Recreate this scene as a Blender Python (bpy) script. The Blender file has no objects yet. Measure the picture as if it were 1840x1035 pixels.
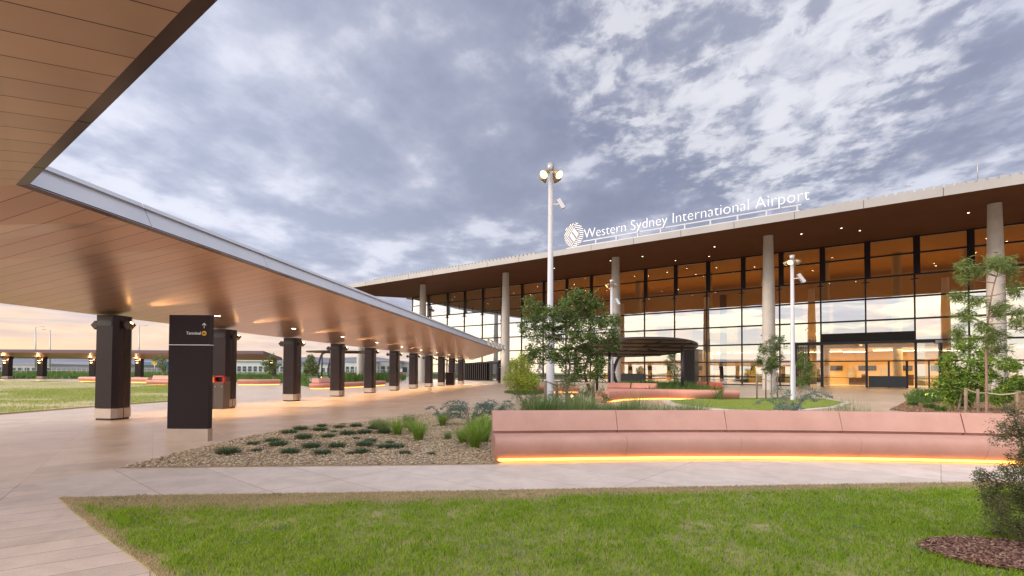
import bpy, math, random, numpy as np
from mathutils import Vector, Matrix, Euler
random.seed(7); RNG = np.random.default_rng(11)
S = bpy.context.scene
COL = S.collection
R_ = math.radians
# ------------------------------------------------------------------ camera model
PITCH, ROLL, CY, FPX, EYE = .0219, -.0056, 649.2, 900., 1.6
cF = Vector((0, math.cos(PITCH), math.sin(PITCH)))
u0 = Vector((0, -math.sin(PITCH), math.cos(PITCH))); r0 = Vector((1, 0, 0))
cR = r0*math.cos(ROLL) - u0*math.sin(ROLL); cU = u0*math.cos(ROLL) + r0*math.sin(ROLL)
O = Vector((0, 0, EYE))
def ray(x, y): return cF + cR*((x-920)/FPX) - cU*((y-CY)/FPX)
def P(x, y, z=0.0):                     # survey point: where the sight line meets level z
    d = ray(x, y); return O + d*((z-EYE)/d.z)
def PY(x, y, Y):                        # survey point at distance Y
    d = ray(x, y); return O + d*(Y/d.y)
cam = bpy.data.cameras.new('camera'); camo = bpy.data.objects.new('camera', cam); COL.objects.link(camo)
cam.sensor_width = 36; cam.lens = FPX/1840*36; cam.shift_y = (CY-517.5)/1840; cam.clip_end = 20000; cam.clip_start = .05
camo.matrix_world = Matrix(((cR.x, cU.x, -cF.x, 0), (cR.y, cU.y, -cF.y, 0), (cR.z, cU.z, -cF.z, EYE), (0, 0, 0, 1)))
S.camera = camo
# terminal frame: t along the facade, D away from the viewer
AZ = .635; ev = Vector((math.cos(AZ), -math.sin(AZ), 0)); nv = Vector((math.sin(AZ), math.cos(AZ), 0)); DF = 74.978
def TB(t, D, z): return ev*t + nv*D + Vector((0, 0, z))
SLOPE = (17.87-15.48)/(DF-55.55)
def soff(D): return 17.87 + SLOPE*(D-DF)
def FT(x, y, D=DF):
    d = ray(x, y); q = O + d*(D/d.dot(nv)); return q.dot(ev), q.z

# ------------------------------------------------------------------ materials
def newmat(name):
    m = bpy.data.materials.new(name); m.use_nodes = True; nt = m.node_tree; nt.nodes.clear()
    out = nt.nodes.new('ShaderNodeOutputMaterial'); return m, nt, out
def N(nt, t, **k):
    n = nt.nodes.new('ShaderNode'+t)
    for a, b in k.items(): setattr(n, a, b)
    return n
def setin(n, **k):
    for a, b in k.items(): n.inputs[a.replace('_', ' ')].default_value = b
def rgba(c): return (c[0], c[1], c[2], 1)
def mat(name, c, rough=.6, metal=0., c2=None, scale=3., bump=0., bscale=40., emit=None, estr=0., spec=.5, island=None, detail=5., rvar=0.):
    m, nt, out = newmat(name); p = N(nt, 'BsdfPrincipled'); nt.links.new(p.outputs[0], out.inputs[0])
    setin(p, Base_Color=rgba(c), Roughness=rough, Metallic=metal); p.inputs['Specular IOR Level'].default_value = spec
    geo = N(nt, 'NewGeometry')
    last = None
    if c2 is not None:
        no = N(nt, 'TexNoise'); setin(no, Scale=scale, Detail=detail, Roughness=.6); nt.links.new(geo.outputs['Position'], no.inputs['Vector'])
        cr = N(nt, 'ValToRGB'); cr.color_ramp.elements[0].position = .32; cr.color_ramp.elements[1].position = .68
        cr.color_ramp.elements[0].color = rgba(c); cr.color_ramp.elements[1].color = rgba(c2)
        nt.links.new(no.outputs[0], cr.inputs[0]); last = cr.outputs[0]
        if rvar:
            mr = N(nt, 'MapRange'); mr.inputs[3].default_value = rough-rvar; mr.inputs[4].default_value = rough+rvar
            nt.links.new(no.outputs[0], mr.inputs[0]); nt.links.new(mr.outputs[0], p.inputs['Roughness'])
    if island:
        cr = N(nt, 'ValToRGB'); els = cr.color_ramp.elements
        for i, cc in enumerate(island):
            if i < 2: e = els[i]; e.position = i/(len(island)-1)
            else: e = els.new(i/(len(island)-1))
            if i == 1: e.position = 1/(len(island)-1)
            e.color = rgba(cc)
        nt.links.new(geo.outputs['Random Per Island'], cr.inputs[0]); last = cr.outputs[0]
    if last is not None: nt.links.new(last, p.inputs['Base Color'])
    if bump:
        nb = N(nt, 'TexNoise'); setin(nb, Scale=bscale, Detail=4.); nt.links.new(geo.outputs['Position'], nb.inputs['Vector'])
        b = N(nt, 'Bump'); setin(b, Strength=bump, Distance=.02); nt.links.new(nb.outputs[0], b.inputs['Height']); nt.links.new(b.outputs[0], p.inputs['Normal'])
    if emit: p.inputs['Emission Color'].default_value = rgba(emit); p.inputs['Emission Strength'].default_value = estr
    return m
def leafmat(name, cols, trans=.25):
    m = mat(name, cols[0], .5, island=cols, spec=.35); nt = m.node_tree
    p = [n for n in nt.nodes if n.type == 'BSDF_PRINCIPLED'][0]; out = [n for n in nt.nodes if n.type == 'OUTPUT_MATERIAL'][0]
    src = p.inputs['Base Color'].links[0].from_socket
    tr = N(nt, 'BsdfTranslucent'); mx = N(nt, 'MixShader'); mx.inputs[0].default_value = trans
    nt.links.new(src, tr.inputs[0]); nt.links.new(p.outputs[0], mx.inputs[1]); nt.links.new(tr.outputs[0], mx.inputs[2]); nt.links.new(mx.outputs[0], out.inputs[0])
    return m
def emis(name, c, s):
    m, nt, out = newmat(name); e = N(nt, 'Emission'); setin(e, Color=rgba(c), Strength=s); nt.links.new(e.outputs[0], out.inputs[0]); return m
def glassmat(name, tint, refl, base=.12, rough=.0):
    m, nt, out = newmat(name)
    t = N(nt, 'BsdfTransparent'); setin(t, Color=rgba(tint)); g = N(nt, 'BsdfGlossy'); setin(g, Color=rgba(refl), Roughness=rough)
    lw = N(nt, 'Fresnel'); lw.inputs[0].default_value = 1.5; ma = N(nt, 'Math', operation='ADD'); ma.inputs[1].default_value = base; ma.use_clamp = True
    nt.links.new(lw.outputs[0], ma.inputs[0]); mx = N(nt, 'MixShader')
    geo = N(nt, 'NewGeometry'); no = N(nt, 'TexNoise'); setin(no, Scale=.35, Detail=1.); nt.links.new(geo.outputs['Position'], no.inputs['Vector'])
    b = N(nt, 'Bump'); setin(b, Strength=.005, Distance=1.); nt.links.new(no.outputs[0], b.inputs['Height']); nt.links.new(b.outputs[0], g.inputs['Normal'])
    nt.links.new(ma.outputs[0], mx.inputs[0]); nt.links.new(t.outputs[0], mx.inputs[1]); nt.links.new(g.outputs[0], mx.inputs[2]); nt.links.new(mx.outputs[0], out.inputs[0])
    return m
def pavemat(name, c, c2, w, h, ang, rough, mort, ms=.006, spec=.5):
    m = mat(name, c, rough, c2=c2, scale=.7, bump=.12, bscale=60, rvar=.08, spec=spec); nt = m.node_tree
    p = [n for n in nt.nodes if n.type == 'BSDF_PRINCIPLED'][0]; src = p.inputs['Base Color'].links[0].from_socket
    geo = N(nt, 'NewGeometry'); mp = N(nt, 'Mapping'); mp.inputs['Rotation'].default_value = (0, 0, ang)
    nt.links.new(geo.outputs['Position'], mp.inputs[0])
    br = N(nt, 'TexBrick'); setin(br, Scale=1., Mortar_Size=ms, Mortar_Smooth=.2, Bias=0., Brick_Width=w, Row_Height=h); br.offset = 0.
    setin(br, Color1=(1, 1, 1, 1), Color2=(.86, .86, .86, 1), Mortar=rgba(mort)); nt.links.new(mp.outputs[0], br.inputs['Vector'])
    fn = N(nt, 'TexNoise'); setin(fn, Scale=90., Detail=3.); nt.links.new(geo.outputs['Position'], fn.inputs['Vector'])
    mr = N(nt, 'MapRange'); mr.inputs[3].default_value = .8; mr.inputs[4].default_value = 1.14; nt.links.new(fn.outputs[0], mr.inputs[0])
    m1 = N(nt, 'MixRGB', blend_type='MULTIPLY'); m1.inputs[0].default_value = 1
    m2 = N(nt, 'MixRGB', blend_type='MULTIPLY'); m2.inputs[0].default_value = 1
    nt.links.new(src, m1.inputs[1]); nt.links.new(br.outputs[0], m1.inputs[2]); nt.links.new(m1.outputs[0], m2.inputs[1]); nt.links.new(mr.outputs[0], m2.inputs[2])
    sn_ = N(nt, 'TexNoise'); setin(sn_, Scale=2.1, Detail=9., Roughness=.68, Distortion=.5); nt.links.new(geo.outputs['Position'], sn_.inputs['Vector'])
    m3 = N(nt, 'MapRange'); m3.inputs[1].default_value = .32; m3.inputs[2].default_value = .62; m3.inputs[3].default_value = .84; m3.inputs[4].default_value = 1.04; nt.links.new(sn_.outputs[0], m3.inputs[0])
    m4 = N(nt, 'MixRGB', blend_type='MULTIPLY'); m4.inputs[0].default_value = 1; nt.links.new(m2.outputs[0], m4.inputs[1]); nt.links.new(m3.outputs[0], m4.inputs[2])
    nt.links.new(m4.outputs[0], p.inputs['Base Color'])
    return m
def seammat(name, c, c2, dirv, w, rough=.3, metal=.55, gap=.022):
    m = mat(name, c, rough, metal, c2=c2, scale=.6); nt = m.node_tree
    p = [n for n in nt.nodes if n.type == 'BSDF_PRINCIPLED'][0]; src = p.inputs['Base Color'].links[0].from_socket
    geo = N(nt, 'NewGeometry'); dt = N(nt, 'VectorMath', operation='DOT_PRODUCT'); pv = Vector((-dirv[1], dirv[0], 0)).normalized()/w
    dt.inputs[1].default_value = pv; nt.links.new(geo.outputs['Position'], dt.inputs[0])
    fr = N(nt, 'Math', operation='FRACT'); nt.links.new(dt.outputs['Value'], fr.inputs[0])
    ls = N(nt, 'Math', operation='LESS_THAN'); ls.inputs[1].default_value = gap; nt.links.new(fr.outputs[0], ls.inputs[0])
    mx = N(nt, 'MixRGB'); mx.inputs[2].default_value = (.03, .018, .012, 1); nt.links.new(ls.outputs[0], mx.inputs[0]); nt.links.new(src, mx.inputs[1]); nt.links.new(mx.outputs[0], p.inputs['Base Color'])
    fl = N(nt, 'Math', operation='FLOOR'); nt.links.new(dt.outputs['Value'], fl.inputs[0]); wn = N(nt, 'TexWhiteNoise', noise_dimensions='1D'); nt.links.new(fl.outputs[0], wn.inputs['W'])
    mr = N(nt, 'MapRange'); mr.inputs[3].default_value = .94; mr.inputs[4].default_value = 1.05; nt.links.new(wn.outputs[0], mr.inputs[0])
    mm = N(nt, 'MixRGB', blend_type='MULTIPLY'); mm.inputs[0].default_value = 1; nt.links.new(mx.outputs[0], mm.inputs[1]); nt.links.new(mr.outputs[0], mm.inputs[2]); nt.links.new(mm.outputs[0], p.inputs['Base Color'])
    # every pan is very slightly dished, which smears reflections
    sn = N(nt, 'Math', operation='PINGPONG'); sn.inputs[1].default_value = .5; nt.links.new(dt.outputs['Value'], sn.inputs[0])
    b = N(nt, 'Bump'); setin(b, Strength=.25, Distance=.012); nt.links.new(sn.outputs[0], b.inputs['Height']); nt.links.new(b.outputs[0], p.inputs['Normal'])
    return m
M = {}
PAVE_A = (.62, .46, .345); PAVE_B = (.72, .555, .43)
M['pave'] = pavemat('plaza_paving', PAVE_A, PAVE_B, 1.5, .75, -.62, .36, (.62, .6, .6), .004, .6)
M['path'] = pavemat('path_paving', (.74, .62, .55), (.80, .69, .63), 1.0, 3.4, -.864, .62, (.45, .40, .40), .005, .35)
M['slab'] = pavemat('slab_paving', (.72, .59, .52), (.79, .67, .60), 1.5, .35, -.62, .55, (.50, .44, .42), .006, .4)
M['kerbp'] = mat('kerb', (.62, .52, .46), .6, c2=(.68, .58, .52), scale=2)
M['ground'] = mat('ground', (.075, .115, .035), .9, c2=(.16, .15, .07), scale=.08)
M['soil'] = mat('lawn_soil', (.16, .20, .05), .95, c2=(.46, .36, .22), scale=1.2)
M['soil2'] = mat('dry_lawn_soil', (.26, .27, .08), .95, c2=(.55, .42, .26), scale=.30)
M['turf'] = mat('turf', (.13, .20, .045), .9, c2=(.19, .25, .07), scale=1.5, bump=.6, bscale=30)
M['gravel'] = mat('gravel_base', (.38, .28, .19), .95, c2=(.42, .33, .24), scale=8, bump=.8, bscale=60)
M['chip'] = mat('gravel_chip', (.4, .3, .2), .85, island=[(.22, .13, .08), (.74, .56, .38), (.86, .72, .52), (.50, .34, .20), (.92, .84, .68)])
M['mulch'] = mat('mulch_base', (.10, .06, .04), .95, c2=(.17, .10, .07), scale=10, bump=.8, bscale=50)
M['mulchchip'] = mat('mulch_chip', (.25, .15, .1), .85, island=[(.10, .045, .035), (.34, .17, .13), (.50, .29, .22), (.20, .10, .075), (.60, .40, .32)])
M['hazy_hill'] = mat('hill', (.16, .17, .23), 1, c2=(.20, .205, .27), scale=.002)  # haze of distance put into the hill colour as a blue tint
M['bench'] = mat('pink_concrete', (.52, .28, .225), .5, c2=(.61, .345, .285), scale=1.6, bump=.10, bscale=90, rvar=.08)
M['bench2'] = mat('terracotta_concrete', (.55, .24, .18), .55, c2=(.62, .29, .22), scale=1.5)
M['led'] = emis('led_strip', (1, .40, .07), 4.6)
M['led2'] = emis('led_strip_far', (1, .45, .10), 3.)
M['bronze'] = mat('bronze_cladding', (.030, .018, .020), .26, .25, c2=(.036, .022, .024), scale=.8, spec=.35)
M['nickel'] = mat('nickel_plinth', (.52, .42, .36), .38, .8, c2=(.58, .48, .42), scale=2)
M['black'] = mat('black_metal', (.015, .013, .016), .4)
M['darkbox'] = mat('brown_fixture', (.05, .028, .02), .35, .4)
M['signface'] = mat('sign_face', (.024, .012, .017), .38, .0, spec=.22)
M['white'] = mat('white_letter', (.85, .85, .86), .4)
M['letter'] = mat('lit_letter', (.9, .9, .92), .4, emit=(.95, .96, 1), estr=.06)
M['yellow'] = mat('yellow_disc', (.75, .42, .02), .5)
M['yellowbin'] = mat('yellow_plastic', (.85, .50, .03), .4)
M['redbin'] = mat('red_plastic', (.42, .025, .015), .4)
M['greybin'] = mat('grey_bin', (.085, .075, .078), .45, .3)
M['fascia'] = mat('pale_fascia', (.62, .64, .72), .40, .2, c2=(.68, .70, .77), scale=1.)
M['lip'] = mat('dark_lip', (.055, .028, .022), .3, .6)
M['rooffascia'] = mat('roof_fascia', (.33, .315, .32), .5, c2=(.38, .365, .37), scale=.4)
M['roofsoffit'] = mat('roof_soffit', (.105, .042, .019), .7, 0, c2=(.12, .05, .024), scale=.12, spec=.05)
M['rooftop'] = mat('roof_top', (.4, .4, .42), .6)
M['concrete'] = mat('column_concrete', (.48, .44, .42), .6, c2=(.55, .51, .48), scale=1.5, bump=.1, bscale=20)
M['frame'] = mat('dark_frame', (.022, .019, .026), .4, .3)
M['louvre'] = mat('dark_louvre', (.030, .023, .024), .45, .3)
M['glass'] = glassmat('facade_glass', (.72, .76, .74), (.95, .96, .94), .60)
M['glassdoor'] = glassmat('door_glass', (.93, .93, .9), (.9, .9, .9), .06)
M['glasstop'] = glassmat('clear_glass', (.9, .9, .86), (.9, .9, .9), .04)
M['floorin'] = mat('hall_floor', (.55, .42, .28), .25, c2=(.6, .46, .32), scale=.5)
M['wallin'] = mat('hall_wall', (.75, .52, .27), .6, c2=(.8, .58, .32), scale=.2)
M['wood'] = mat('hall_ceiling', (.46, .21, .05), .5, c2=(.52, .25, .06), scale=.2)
M['slab_in'] = mat('hall_slab', (.55, .50, .42), .6)
M['colin'] = mat('hall_column', (.62, .55, .42), .5)
M['darkin'] = mat('hall_dark', (.06, .03, .02), .5)
M['screen'] = mat('hall_screen', (.03, .035, .05), .3)
M['lin'] = emis('linear_light', (1, .82, .52), 7.)
M['dot'] = emis('downlight_lens', (1, .80, .48), 14.)
M['headmetal'] = mat('flood_housing', (.34, .27, .17), .45, .5)
M['dot2'] = emis('soffit_lens', (1, .85, .6), 4.)
M['lens'] = emis('flood_lens', (1, .55, .20), 4.5)
M['uplens'] = emis('uplight_lens', (1, .60, .22), 16.)
M['pole'] = mat('white_pole', (.52, .52, .57), .4, .1)
M['galv'] = mat('galvanised', (.45, .45, .47), .4, .6)
M['steel'] = mat('pergola_steel', (.055, .045, .055), .4, .5)
M['steel3'] = mat('pergola_roof', (.42, .28, .23), .5)
M['steel2'] = mat('pergola_blade', (.06, .036, .034), .38, .5)
M['chair'] = mat('red_chair', (.42, .06, .045), .45)
M['darkleg'] = mat('chair_leg', (.12, .05, .05), .5)
M['stake'] = mat('timber_stake', (.20, .145, .10), .8, c2=(.30, .23, .17), scale=9)
M['rope'] = mat('tree_tie', (.55, .47, .36), .9)
M['bark'] = mat('bark', (.24, .19, .155), .85, c2=(.36, .30, .26), scale=14, bump=.6, bscale=40)
M['barkred'] = mat('bark_red', (.22, .12, .10), .8, c2=(.30, .19, .15), scale=14)
G1 = [(.022, .055, .015), (.045, .105, .025), (.085, .17, .04), (.05, .09, .03), (.13, .20, .06)]
M['leafA'] = leafmat('leaf_dark', [(.36, .42, .16), (.055, .10, .022), (.10, .17, .035), (.17, .25, .06), (.075, .13, .03), (.26, .32, .10)])
M['leafY'] = leafmat('leaf_lime', [(.32, .42, .04), (.48, .56, .06), (.20, .30, .03), (.60, .62, .10), (.34, .36, .06)])
M['leafW'] = leafmat('leaf_willow', [(.09, .15, .035), (.15, .22, .05), (.23, .30, .09), (.12, .17, .045), (.30, .33, .12)])
M['leafB'] = leafmat('leaf_bush', [(.06, .14, .025), (.13, .25, .04), (.22, .36, .05), (.38, .46, .06), (.09, .17, .035)])
M['leafG'] = leafmat('leaf_grey', [(.09, .12, .05), (.18, .21, .09), (.28, .30, .13), (.12, .11, .06), (.36, .36, .19)])
M['leafBlue'] = leafmat('leaf_blue', [(.08, .16, .13), (.14, .25, .20), (.22, .34, .28), (.10, .18, .15)])
M['leafG2'] = leafmat('leaf_small_tree', [(.06, .10, .03), (.10, .155, .045), (.15, .21, .07), (.20, .24, .09), (.08, .12, .04)])
M['blade'] = leafmat('grass_blade', [(.10, .24, .012), (.32, .52, .025), (.46, .64, .04), (.22, .40, .018), (.56, .66, .12)], .3)
M['dry'] = leafmat('dry_blade', [(.58, .42, .26), (.78, .62, .42), (.66, .50, .32), (.50, .46, .22)], .3)
M['bladeL'] = leafmat('left_grass_blade', [(.22, .32, .04), (.32, .43, .06), (.42, .50, .10), (.48, .46, .20), (.17, .30, .03)], .3)
M['tuft'] = leafmat('tuft_blade', [(.05, .09, .045), (.08, .135, .06), (.12, .18, .08), (.06, .10, .05)], .2)
M['clump'] = leafmat('clump_blade', [(.16, .29, .03), (.25, .40, .05), (.34, .48, .08), (.20, .33, .04), (.40, .46, .14)], .3)
M['clump2'] = leafmat('clump_blade_pale', [(.14, .22, .05), (.24, .32, .10), (.38, .42, .22), (.18, .27, .07), (.12, .20, .05)], .3)
M['cover'] = leafmat('cover_blade', [(.05, .11, .025), (.09, .18, .035), (.14, .24, .05), (.07, .13, .03)], .25)
M['shed'] = mat('shed_wall', (.50, .47, .45), .7, c2=(.56, .52, .50), scale=.1)
M['shedw'] = mat('shed_white', (.68, .68, .70), .6)
M['shedb'] = mat('shed_blue', (.16, .34, .48), .6)
M['shedd'] = mat('shed_window', (.06, .07, .10), .3)
M['shedr'] = mat('shed_roof', (.34, .36, .42), .5)
M['fence'] = mat('far_fence', (.5, .5, .5), .6)
M['roadm'] = mat('road', (.36, .35, .35), .8)
M['silver'] = mat('silver_emblem', (.50, .48, .47), .4, .5)
# ------------------------------------------------------------------ mesh builder
class MB:
    def __init__(s): s.v = []; s.f = []; s.sm = []
    def add(s, vs, fs, smooth=False):
        o = len(s.v); s.v += [tuple(v) for v in vs]; s.f += [tuple(i+o for i in f) for f in fs]; s.sm += [smooth]*len(fs); return s
    def boxv(s, c, ax, ay, az):        # centre + half axes
        c = Vector(c); ax, ay, az = Vector(ax), Vector(ay), Vector(az)
        vs = [c+ax*i+ay*j+az*k for k in (-1, 1) for j in (-1, 1) for i in (-1, 1)]
        return s.add(vs, [(0, 2, 3, 1), (4, 5, 7, 6), (0, 1, 5, 4), (2, 6, 7, 3), (0, 4, 6, 2), (1, 3, 7, 5)])
    def box(s, c, d, rz=0.):
        a = Vector((math.cos(rz), math.sin(rz), 0)); b = Vector((-math.sin(rz), math.cos(rz), 0))
        return s.boxv(c, a*d[0]/2, b*d[1]/2, (0, 0, d[2]/2))
    def bar(s, a, b, w, h):            # box between two points, w sideways, h up
        a, b = Vector(a), Vector(b); d = b-a; L = d.length; d.normalize(); sd = d.cross(Vector((0, 0, 1)))
        if sd.length < .01: sd = Vector((1, 0, 0))
        sd.normalize(); up = sd.cross(d)
        return s.boxv((a+b)/2, d*L/2, sd*w/2, up*h/2)
    def tube(s, pts, rad, n=8, cap=True):
        pts = [Vector(p) for p in pts]; k = len(pts)
        if not hasattr(rad, '__len__'): rad = [rad]*k
        vs = []; ref = Vector((.3, .2, 1)).normalized()
        d0 = (pts[-1]-pts[0])
        if d0.length > 0 and abs(d0.normalized().dot(ref)) > .9: ref = Vector((1, .1, 0)).normalized()
        for i, p in enumerate(pts):
            d = (pts[min(i+1, k-1)]-pts[max(i-1, 0)]).normalized(); a = d.cross(ref)
            if a.length < 1e-4: a = d.cross(Vector((0, 1, .2)))
            a.normalize(); b = d.cross(a)
            for j in range(n):
                t = 2*math.pi*j/n; vs.append(p+(a*math.cos(t)+b*math.sin(t))*rad[i])
        fs = [(i*n+j, i*n+(j+1) % n, (i+1)*n+(j+1) % n, (i+1)*n+j) for i in range(k-1) for j in range(n)]
        s.add(vs, fs, True)
        if cap: s.f += [tuple(len(s.v)-n+j for j in range(n)), tuple(len(s.v)-k*n+n-1-j for j in range(n))]; s.sm += [False, False]
        return s
    def prism(s, poly, z0, z1):
        n = len(poly); vs = [(p[0], p[1], z0) for p in poly]+[(p[0], p[1], z1) for p in poly]
        A = sum(poly[i][0]*poly[(i+1) % n][1]-poly[(i+1) % n][0]*poly[i][1] for i in range(n))
        top = tuple(range(n, 2*n)); bot = tuple(range(n-1, -1, -1)); sd = [(i, (i+1) % n, n+(i+1) % n, n+i) for i in range(n)]
        fs = [top, bot]+sd
        if A < 0: fs = [tuple(reversed(f)) for f in fs]
        return s.add(vs, fs)
    def disc(s, c, r, n=12, nrm=(0, 0, -1)):
        nrm = Vector(nrm).normalized(); a = nrm.orthogonal().normalized(); b = nrm.cross(a); c = Vector(c)
        return s.add([c+(a*math.cos(2*math.pi*i/n)+b*math.sin(2*math.pi*i/n))*r for i in range(n)], [tuple(range(n))])
    def build(s, name, m, parent=None, world=True):
        me = bpy.data.meshes.new(name); vs = s.v
        if parent is not None and world:
            o = rootloc(parent); vs = [(v[0]-o.x, v[1]-o.y, v[2]-o.z) for v in vs]
        me.from_pydata(vs, [], s.f); me.polygons.foreach_set('use_smooth', s.sm); me.materials.append(M[m] if isinstance(m, str) else m); me.update()
        o = bpy.data.objects.new(name, me); COL.objects.link(o)
        if parent is not None: o.parent = parent
        return o
def rootloc(o):
    while o.parent: o = o.parent
    return o.location
def npmesh(name, V, F, m, parent=None, world=True, smooth=False):
    V = np.asarray(V, dtype=np.float32).reshape(-1, 3); F = np.asarray(F, dtype=np.int32)
    if parent is not None and world: V = V-np.array(rootloc(parent), dtype=np.float32)
    k = F.shape[1]; me = bpy.data.meshes.new(name); me.vertices.add(len(V)); me.vertices.foreach_set('co', V.ravel())
    me.loops.add(F.size); me.loops.foreach_set('vertex_index', F.ravel()); me.polygons.add(len(F))
    me.polygons.foreach_set('loop_start', np.arange(0, F.size, k, dtype=np.int32)); me.update(calc_edges=True); me.validate()
    me.materials.append(M[m] if isinstance(m, str) else m)
    o = bpy.data.objects.new(name, me); COL.objects.link(o)
    if parent is not None: o.parent = parent
    return o
def tag(o, label=None, cat=None, group=None, kind=None):
    if label: o['label'] = label
    if cat: o['category'] = cat
    if group: o['group'] = group
    if kind: o['kind'] = kind
    return o
def thing(name, loc, label, cat, group=None, rz=0.):
    o = bpy.data.objects.new(name, None); COL.objects.link(o); o.location = Vector(loc); o.rotation_euler = (0, 0, rz); o.empty_display_size = .2
    return tag(o, label, cat, group)
def dup(root, loc, rz=0., sc=1., label=None):
    def cp(o, par):
        c = o.copy(); COL.objects.link(c); c.parent = par
        for ch in o.children: cp(ch, c)
        return c
    r = cp(root, None); r.location = Vector(loc); r.rotation_euler = (0, 0, rz); r.scale = (sc, sc, sc)
    if label: r['label'] = label
    return r
def struct(o): o['kind'] = 'structure'; return o
def inpoly(x, y, poly):
    c = np.zeros(len(x), bool); n = len(poly)
    for i in range(n):
        x1, y1 = poly[i][0], poly[i][1]; x2, y2 = poly[(i+1) % n][0], poly[(i+1) % n][1]
        if y1 == y2: continue
        t = ((y1 > y) != (y2 > y)) & (x < (x2-x1)*(y-y1)/(y2-y1)+x1); c ^= t
    return c
def scatter(poly, n, rng=RNG):
    xs = [p[0] for p in poly]; ys = [p[1] for p in poly]; X = []; Y = []; k = 0
    for _ in range(60):
        x = rng.uniform(min(xs), max(xs), n); y = rng.uniform(min(ys), max(ys), n); m = inpoly(x, y, poly); X.append(x[m]); Y.append(y[m]); k += m.sum()
        if k >= n: break
    return np.concatenate(X)[:n], np.concatenate(Y)[:n]
def blades(name, x, y, z0, h, w, lean, m, parent=None, world=True, rng=RNG):
    n = len(x); a = rng.uniform(0, 2*np.pi, n); la = rng.uniform(0, 2*np.pi, n); hh = h*rng.uniform(.5, 1.2, n); ll = lean*rng.uniform(.2, 1.2, n)*hh
    dx, dy = np.cos(a)*w/2, np.sin(a)*w/2; z0 = np.broadcast_to(z0, (n,))
    lx, ly = np.cos(la)*ll, np.sin(la)*ll
    V = np.stack([np.stack([x-dx, y-dy, z0], 1), np.stack([x+dx, y+dy, z0], 1),
                  np.stack([x+dx*.7+lx*.4, y+dy*.7+ly*.4, z0+hh*.6], 1), np.stack([x+lx, y+ly, z0+hh*.95], 1), np.stack([x-dx*.7+lx*.4, y-dy*.7+ly*.4, z0+hh*.6], 1)], 1)
    F = np.arange(n*5).reshape(n, 5)
    return npmesh(name, V.reshape(-1, 3), F, m, parent, world)
def leafmesh(name, C, L, W, m, parent=None, droop=0., rng=RNG, world=True, out=None):
    n = len(C); d = rng.normal(size=(n, 3)); d[:, 2] = d[:, 2]*.6-droop
    if out is not None: d += out*1.2
    d /= np.linalg.norm(d, axis=1)[:, None]+1e-9; q = rng.normal(size=(n, 3)); b = np.cross(d, q); b /= np.linalg.norm(b, axis=1)[:, None]+1e-9
    l = L*rng.uniform(.6, 1.25, n)[:, None]; w = W*rng.uniform(.7, 1.2, n)[:, None]; nn = np.cross(d, b)
    V = np.stack([C, C+d*l*.45+b*w/2+nn*w*.15, C+d*l-nn*l*.12, C+d*l*.45-b*w/2+nn*w*.15], 1)
    F = np.arange(n*4).reshape(n, 4)
    return npmesh(name, V.reshape(-1, 3), F, m, parent, world)
def crownpts(clumps, n, twigs=14, spread=.25, rng=RNG, flat=1.):
    C = []; tot = sum(c[3]**2 for c in clumps)
    for cx, cy, cz, r in clumps:
        k = max(3, int(n*r*r/tot)); T = rng.normal(size=(twigs, 3)); T /= np.linalg.norm(T, axis=1)[:, None]; T *= (rng.uniform(.1, 1, twigs)**.55)[:, None]*r
        T[:, 2] *= flat; i = rng.integers(0, twigs, k); s = rng.normal(size=(k, 3))*r*spread
        C.append(T[i]+s+np.array([cx, cy, cz]))
    return np.concatenate(C)
# ------------------------------------------------------------------ world
W = bpy.data.worlds.new('World'); S.world = W; W.use_nodes = True; nt = W.node_tree; nt.nodes.clear()
SUN_EL, SUN_AZ = R_(7), R_(-100)       # low in the west, to the left of the view (azimuth from +Y towards +X)
out = N(nt, 'OutputWorld'); sky = N(nt, 'TexSky', sky_type='NISHITA'); sky.sun_disc = False; sky.sun_elevation = SUN_EL; sky.sun_rotation = SUN_AZ
bg1 = N(nt, 'Background'); bg1.inputs[1].default_value = .12; nt.links.new(sky.outputs[0], bg1.inputs[0])
tc = N(nt, 'TexCoord'); sp = N(nt, 'SeparateXYZ'); nt.links.new(tc.outputs['Generated'], sp.inputs[0])
def mth(op, a, b=None, clamp=False):
    n = N(nt, 'Math', operation=op); n.use_clamp = clamp
    for i, q in enumerate((a, b)):
        if q is None: continue
        if isinstance(q, (int, float)): n.inputs[i].default_value = q
        else: nt.links.new(q, n.inputs[i])
    return n.outputs[0]
def mrange(v, a, b, c, d, smooth=True):
    n = N(nt, 'MapRange'); n.interpolation_type = 'SMOOTHSTEP' if smooth else 'LINEAR'
    nt.links.new(v, n.inputs[0])
    for i, q in enumerate((a, b, c, d)): n.inputs[i+1].default_value = q
    return n.outputs[0]
def cmix(f, a, b, bt='MIX'):
    n = N(nt, 'MixRGB', blend_type=bt)
    for i, q in enumerate((f, a, b)):
        if isinstance(q, (int, float)): n.inputs[i].default_value = q
        elif isinstance(q, tuple): n.inputs[i].default_value = rgba(q)
        else: nt.links.new(q, n.inputs[i])
    return n.outputs[0]
zc = mth('ADD', mth('MAXIMUM', sp.outputs[2], 0.), .10)
cv = N(nt, 'CombineXYZ'); nt.links.new(mth('DIVIDE', sp.outputs[0], zc), cv.inputs[0]); nt.links.new(mth('DIVIDE', sp.outputs[1], zc), cv.inputs[1])
def cn(scale, det, rough, off, dist=0.):
    mp = N(nt, 'Mapping'); mp.inputs['Location'].default_value = off; mp.inputs['Rotation'].default_value = (0, 0, .5); mp.inputs['Scale'].default_value = (1, .8, 1); nt.links.new(cv.outputs[0], mp.inputs[0])
    n = N(nt, 'TexNoise'); setin(n, Scale=scale, Detail=det, Roughness=rough, Distortion=dist); nt.links.new(mp.outputs[0], n.inputs['Vector']); return n.outputs[0]
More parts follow.
